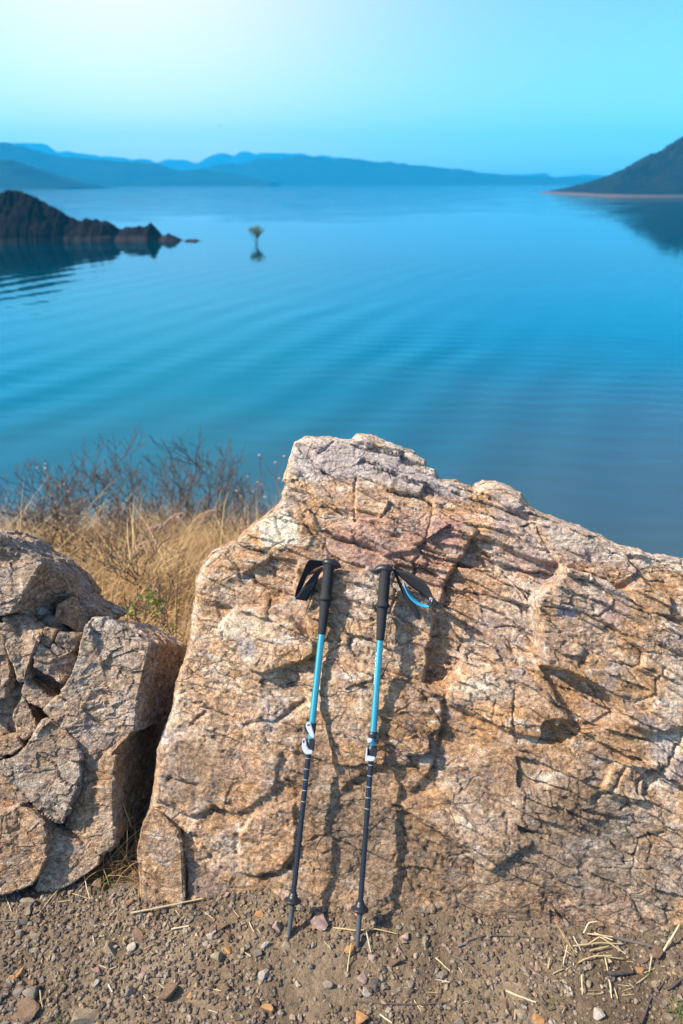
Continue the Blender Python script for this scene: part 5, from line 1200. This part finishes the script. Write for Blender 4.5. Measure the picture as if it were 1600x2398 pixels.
# ------------------------------------------------------------------ grass tufts by the rocks
def tuft(px, py, n_, h_, w_, mat, label, seed, spread=0.02, lean=.5, stuff_name='grass_tuft', z=None, Yd=None, cat='grass'):
    p = gpt(px, py, 0) if Yd is None else at(px, py, Yd)
    b = np.stack([rng.normal(0, spread, n_), rng.normal(0, spread, n_), np.full(n_, -.004)], -1)
    me = blade_mesh(stuff_name, b, rng.uniform(.5, 1, n_) * h_, rng.uniform(.6, 1, n_) * w_, rng.uniform(0, lean, n_), rng.uniform(0, 6.28, n_), rng.uniform(.1, .6, n_), rng.random(n_), mat)
    return tag(obj(stuff_name, me, loc=p), label, cat, 'grass tufts between the rocks')
tuft(243, 2066, 70, .055, .0022, M_GREEN, 'small green grass tuft in front of the grassy crevice', 1, .010)
tuft(332, 2046, 14, .03, .003, M_GREEN, 'tiny green sprout left of the ochre slab', 2, .006)
tuft(1292, 2352, 60, .03, .0018, M_GREEN, 'sparse green tuft below the straw heap', 3, .016); tuft(1590, 2372, 60, .05, .0022, M_GREEN, 'green tuft in the bottom right corner', 4, .014)
tuft(128, 2394, 40, .035, .002, M_GREEN, 'green tuft at the bottom left edge', 5, .010); tuft(1520, 2290, 24, .03, .0016, M_GREEN, 'yellowish tuft right of the straw heap', 6, .01)
tuft(18, 1652, 40, .05, .002, M_GREEN, 'small green tuft in a crack of the left outcrop', 7, .012, .6, 'grass_tuft', None, 1.62)
# dry grass choking the crevice between outcrop and boulder
n = 420; t = rng.random(n); px = 245 + 105 * t + rng.normal(0, 10, n); Yd = 1.24 + 0.42 * rng.random(n)
bx = np.array([at(px[i], 2050 - 150 * (Yd[i] - 1.24) / .42, Yd[i])[0] for i in range(n)])
b = np.stack([bx, Yd, ground_h(bx, Yd) + 0.0], -1)
me = blade_mesh('crevice_grass', b - b.mean(0), rng.uniform(.05, .26, n) * (0.5 + (Yd - 1.24) * 1.6), rng.uniform(.0012, .0032, n), rng.uniform(.1, .9, n), rng.uniform(0, 6.28, n), rng.uniform(.2, .9, n), rng.random(n), M_GRASS)
tag(obj('crevice_grass', me, loc=b.mean(0)), 'dry grass filling the crevice between left outcrop and boulder', 'grass', kind='stuff')
for pts, r, lb, lf in (([(232, 1976), (290, 1934)], .0020, 'golden straw slanting across the crevice mouth', [.10, .16]), ([(286, 1928), (305, 1960), (318, 1982)], .0024, 'dark-tipped straw standing in the crevice mouth', [.20, .13, .08]), ([(272, 1982), (322, 1962)], .0024, 'pale straw bridging the crevice below the slanting one', [.06, .09]), ([(290, 2022), (322, 2010)], .0022, 'short straw in front of the crevice', [.015, .02])):
    straw(pts, r, lb, .6, None, lf)

# ------------------------------------------------------------------ tree standing in the lake
def lake_tree():
    base = at_z(602, 571, LAKE); top = at(602, 528, base[1]); H = top[2] - LAKE
    root = empty('lake_tree', base); tag(root, 'small round-crowned tree standing alone in the lake', 'tree')
    rs = np.random.default_rng(5)
    paths, rad, tips = shrub_paths((0, 0, -.3), H * .9, .42, rs, 4, 4, H * .018)
    co, f = tubes(paths, rad, 5); me = mesh_from('trunk', co, f); set_attr(me, 'tone', np.full(len(co), .4)); obj('trunk', me, M_TWIG, root)
    m_ = 2600; u_ = rs.normal(0, 1, (m_, 3)); u_ /= np.linalg.norm(u_, axis=1)[:, None]; rr = rs.random((m_, 1)) ** .45
    c = u_ * rr * np.array([H * .48, H * .48, H * .36]) + [0, 0, H * .66]; c[:, :2] *= (0.35 + 0.75 * sst(H * .3, H * .8, c[:, 2]))[:, None]; k = fbm(c * 1.8, 2, 7) > -.08; c = c[k]; m_ = len(c)
    a, b_ = rs.normal(0, 1, (m_, 3)), rs.normal(0, 1, (m_, 3)); a /= np.linalg.norm(a, axis=1)[:, None]; b_ /= np.linalg.norm(b_, axis=1)[:, None]
    s_ = rs.uniform(.05, .10, (m_, 1)) * H / 3
    co = np.stack([c - a * s_, c - b_ * s_, c + a * s_, c + b_ * s_], 1).reshape(-1, 3)
    me = mesh_from('crown', co, np.arange(m_ * 4).reshape(-1, 4), False); set_attr(me, 'tone', np.repeat(rs.random(m_), 4))
    obj('crown', me, attr_mat('tree_foliage', [(0, (.07, .08, .02)), (1, (.24, .22, .06))], .7, .3), root)
lake_tree()
def bird(px, py, Yd, span, label):
    c = at(px, py, Yd); s_ = span
    root = empty('bird', c); tag(root, label, 'bird')
    co, f = tubes([np.array([[0, -.45, 0], [0, -.2, .03], [0, .1, .03], [0, .45, 0]]) * s_ * .8], [np.array([.02, .10, .11, .03]) * s_], 8)
    m_ = simple('dark_plumage', (.03, .03, .035), .7)
    obj('body', mesh_from('body', co, f), m_, root)
    for sg in (-1, 1):
        co = np.array([[0, .12, .05], [sg * .35, .16, .16], [sg * .75, -.02, .10], [sg * .35, -.10, .15], [0, -.14, .05]]) * s_
        obj('wing', mesh_from('wing', co, np.array([[0, 1, 3, 4]]), False), m_, root); obj('wing_tip', mesh_from('wing_tip', co, np.array([[1, 2, 3]]), False), m_, root)
bird(514, 294, 90, .55, 'tiny dark bird high above the far hills')

# ------------------------------------------------------------------ haze: the air over the lake
bm = bmesh.new(); bmesh.ops.create_cube(bm, size=1.0)
me = bpy.data.meshes.new('haze'); bm.to_mesh(me); bm.free()
hz = obj('haze', me); hz.scale = (9000, 3560, 216); hz.location = (0, 1780 - 40, LAKE - 12 + 108)
hm = bpy.data.materials.new('haze_air'); hm.use_nodes = True; ht = hm.node_tree
for n_ in list(ht.nodes): ht.nodes.remove(n_)
pv = ND(ht, 'ShaderNodeVolumePrincipled', {'Color': (0.02, 0.58, 1.0, 1), 'Density': 0.00034, 'Anisotropy': 0.0})
pv.inputs['Density Attribute'].default_value = ''
ND(ht, 'ShaderNodeOutputMaterial', {'Volume': pv})
me.materials.append(hm); tag(hz, 'pale blue haze over the lake', 'haze', kind='stuff')
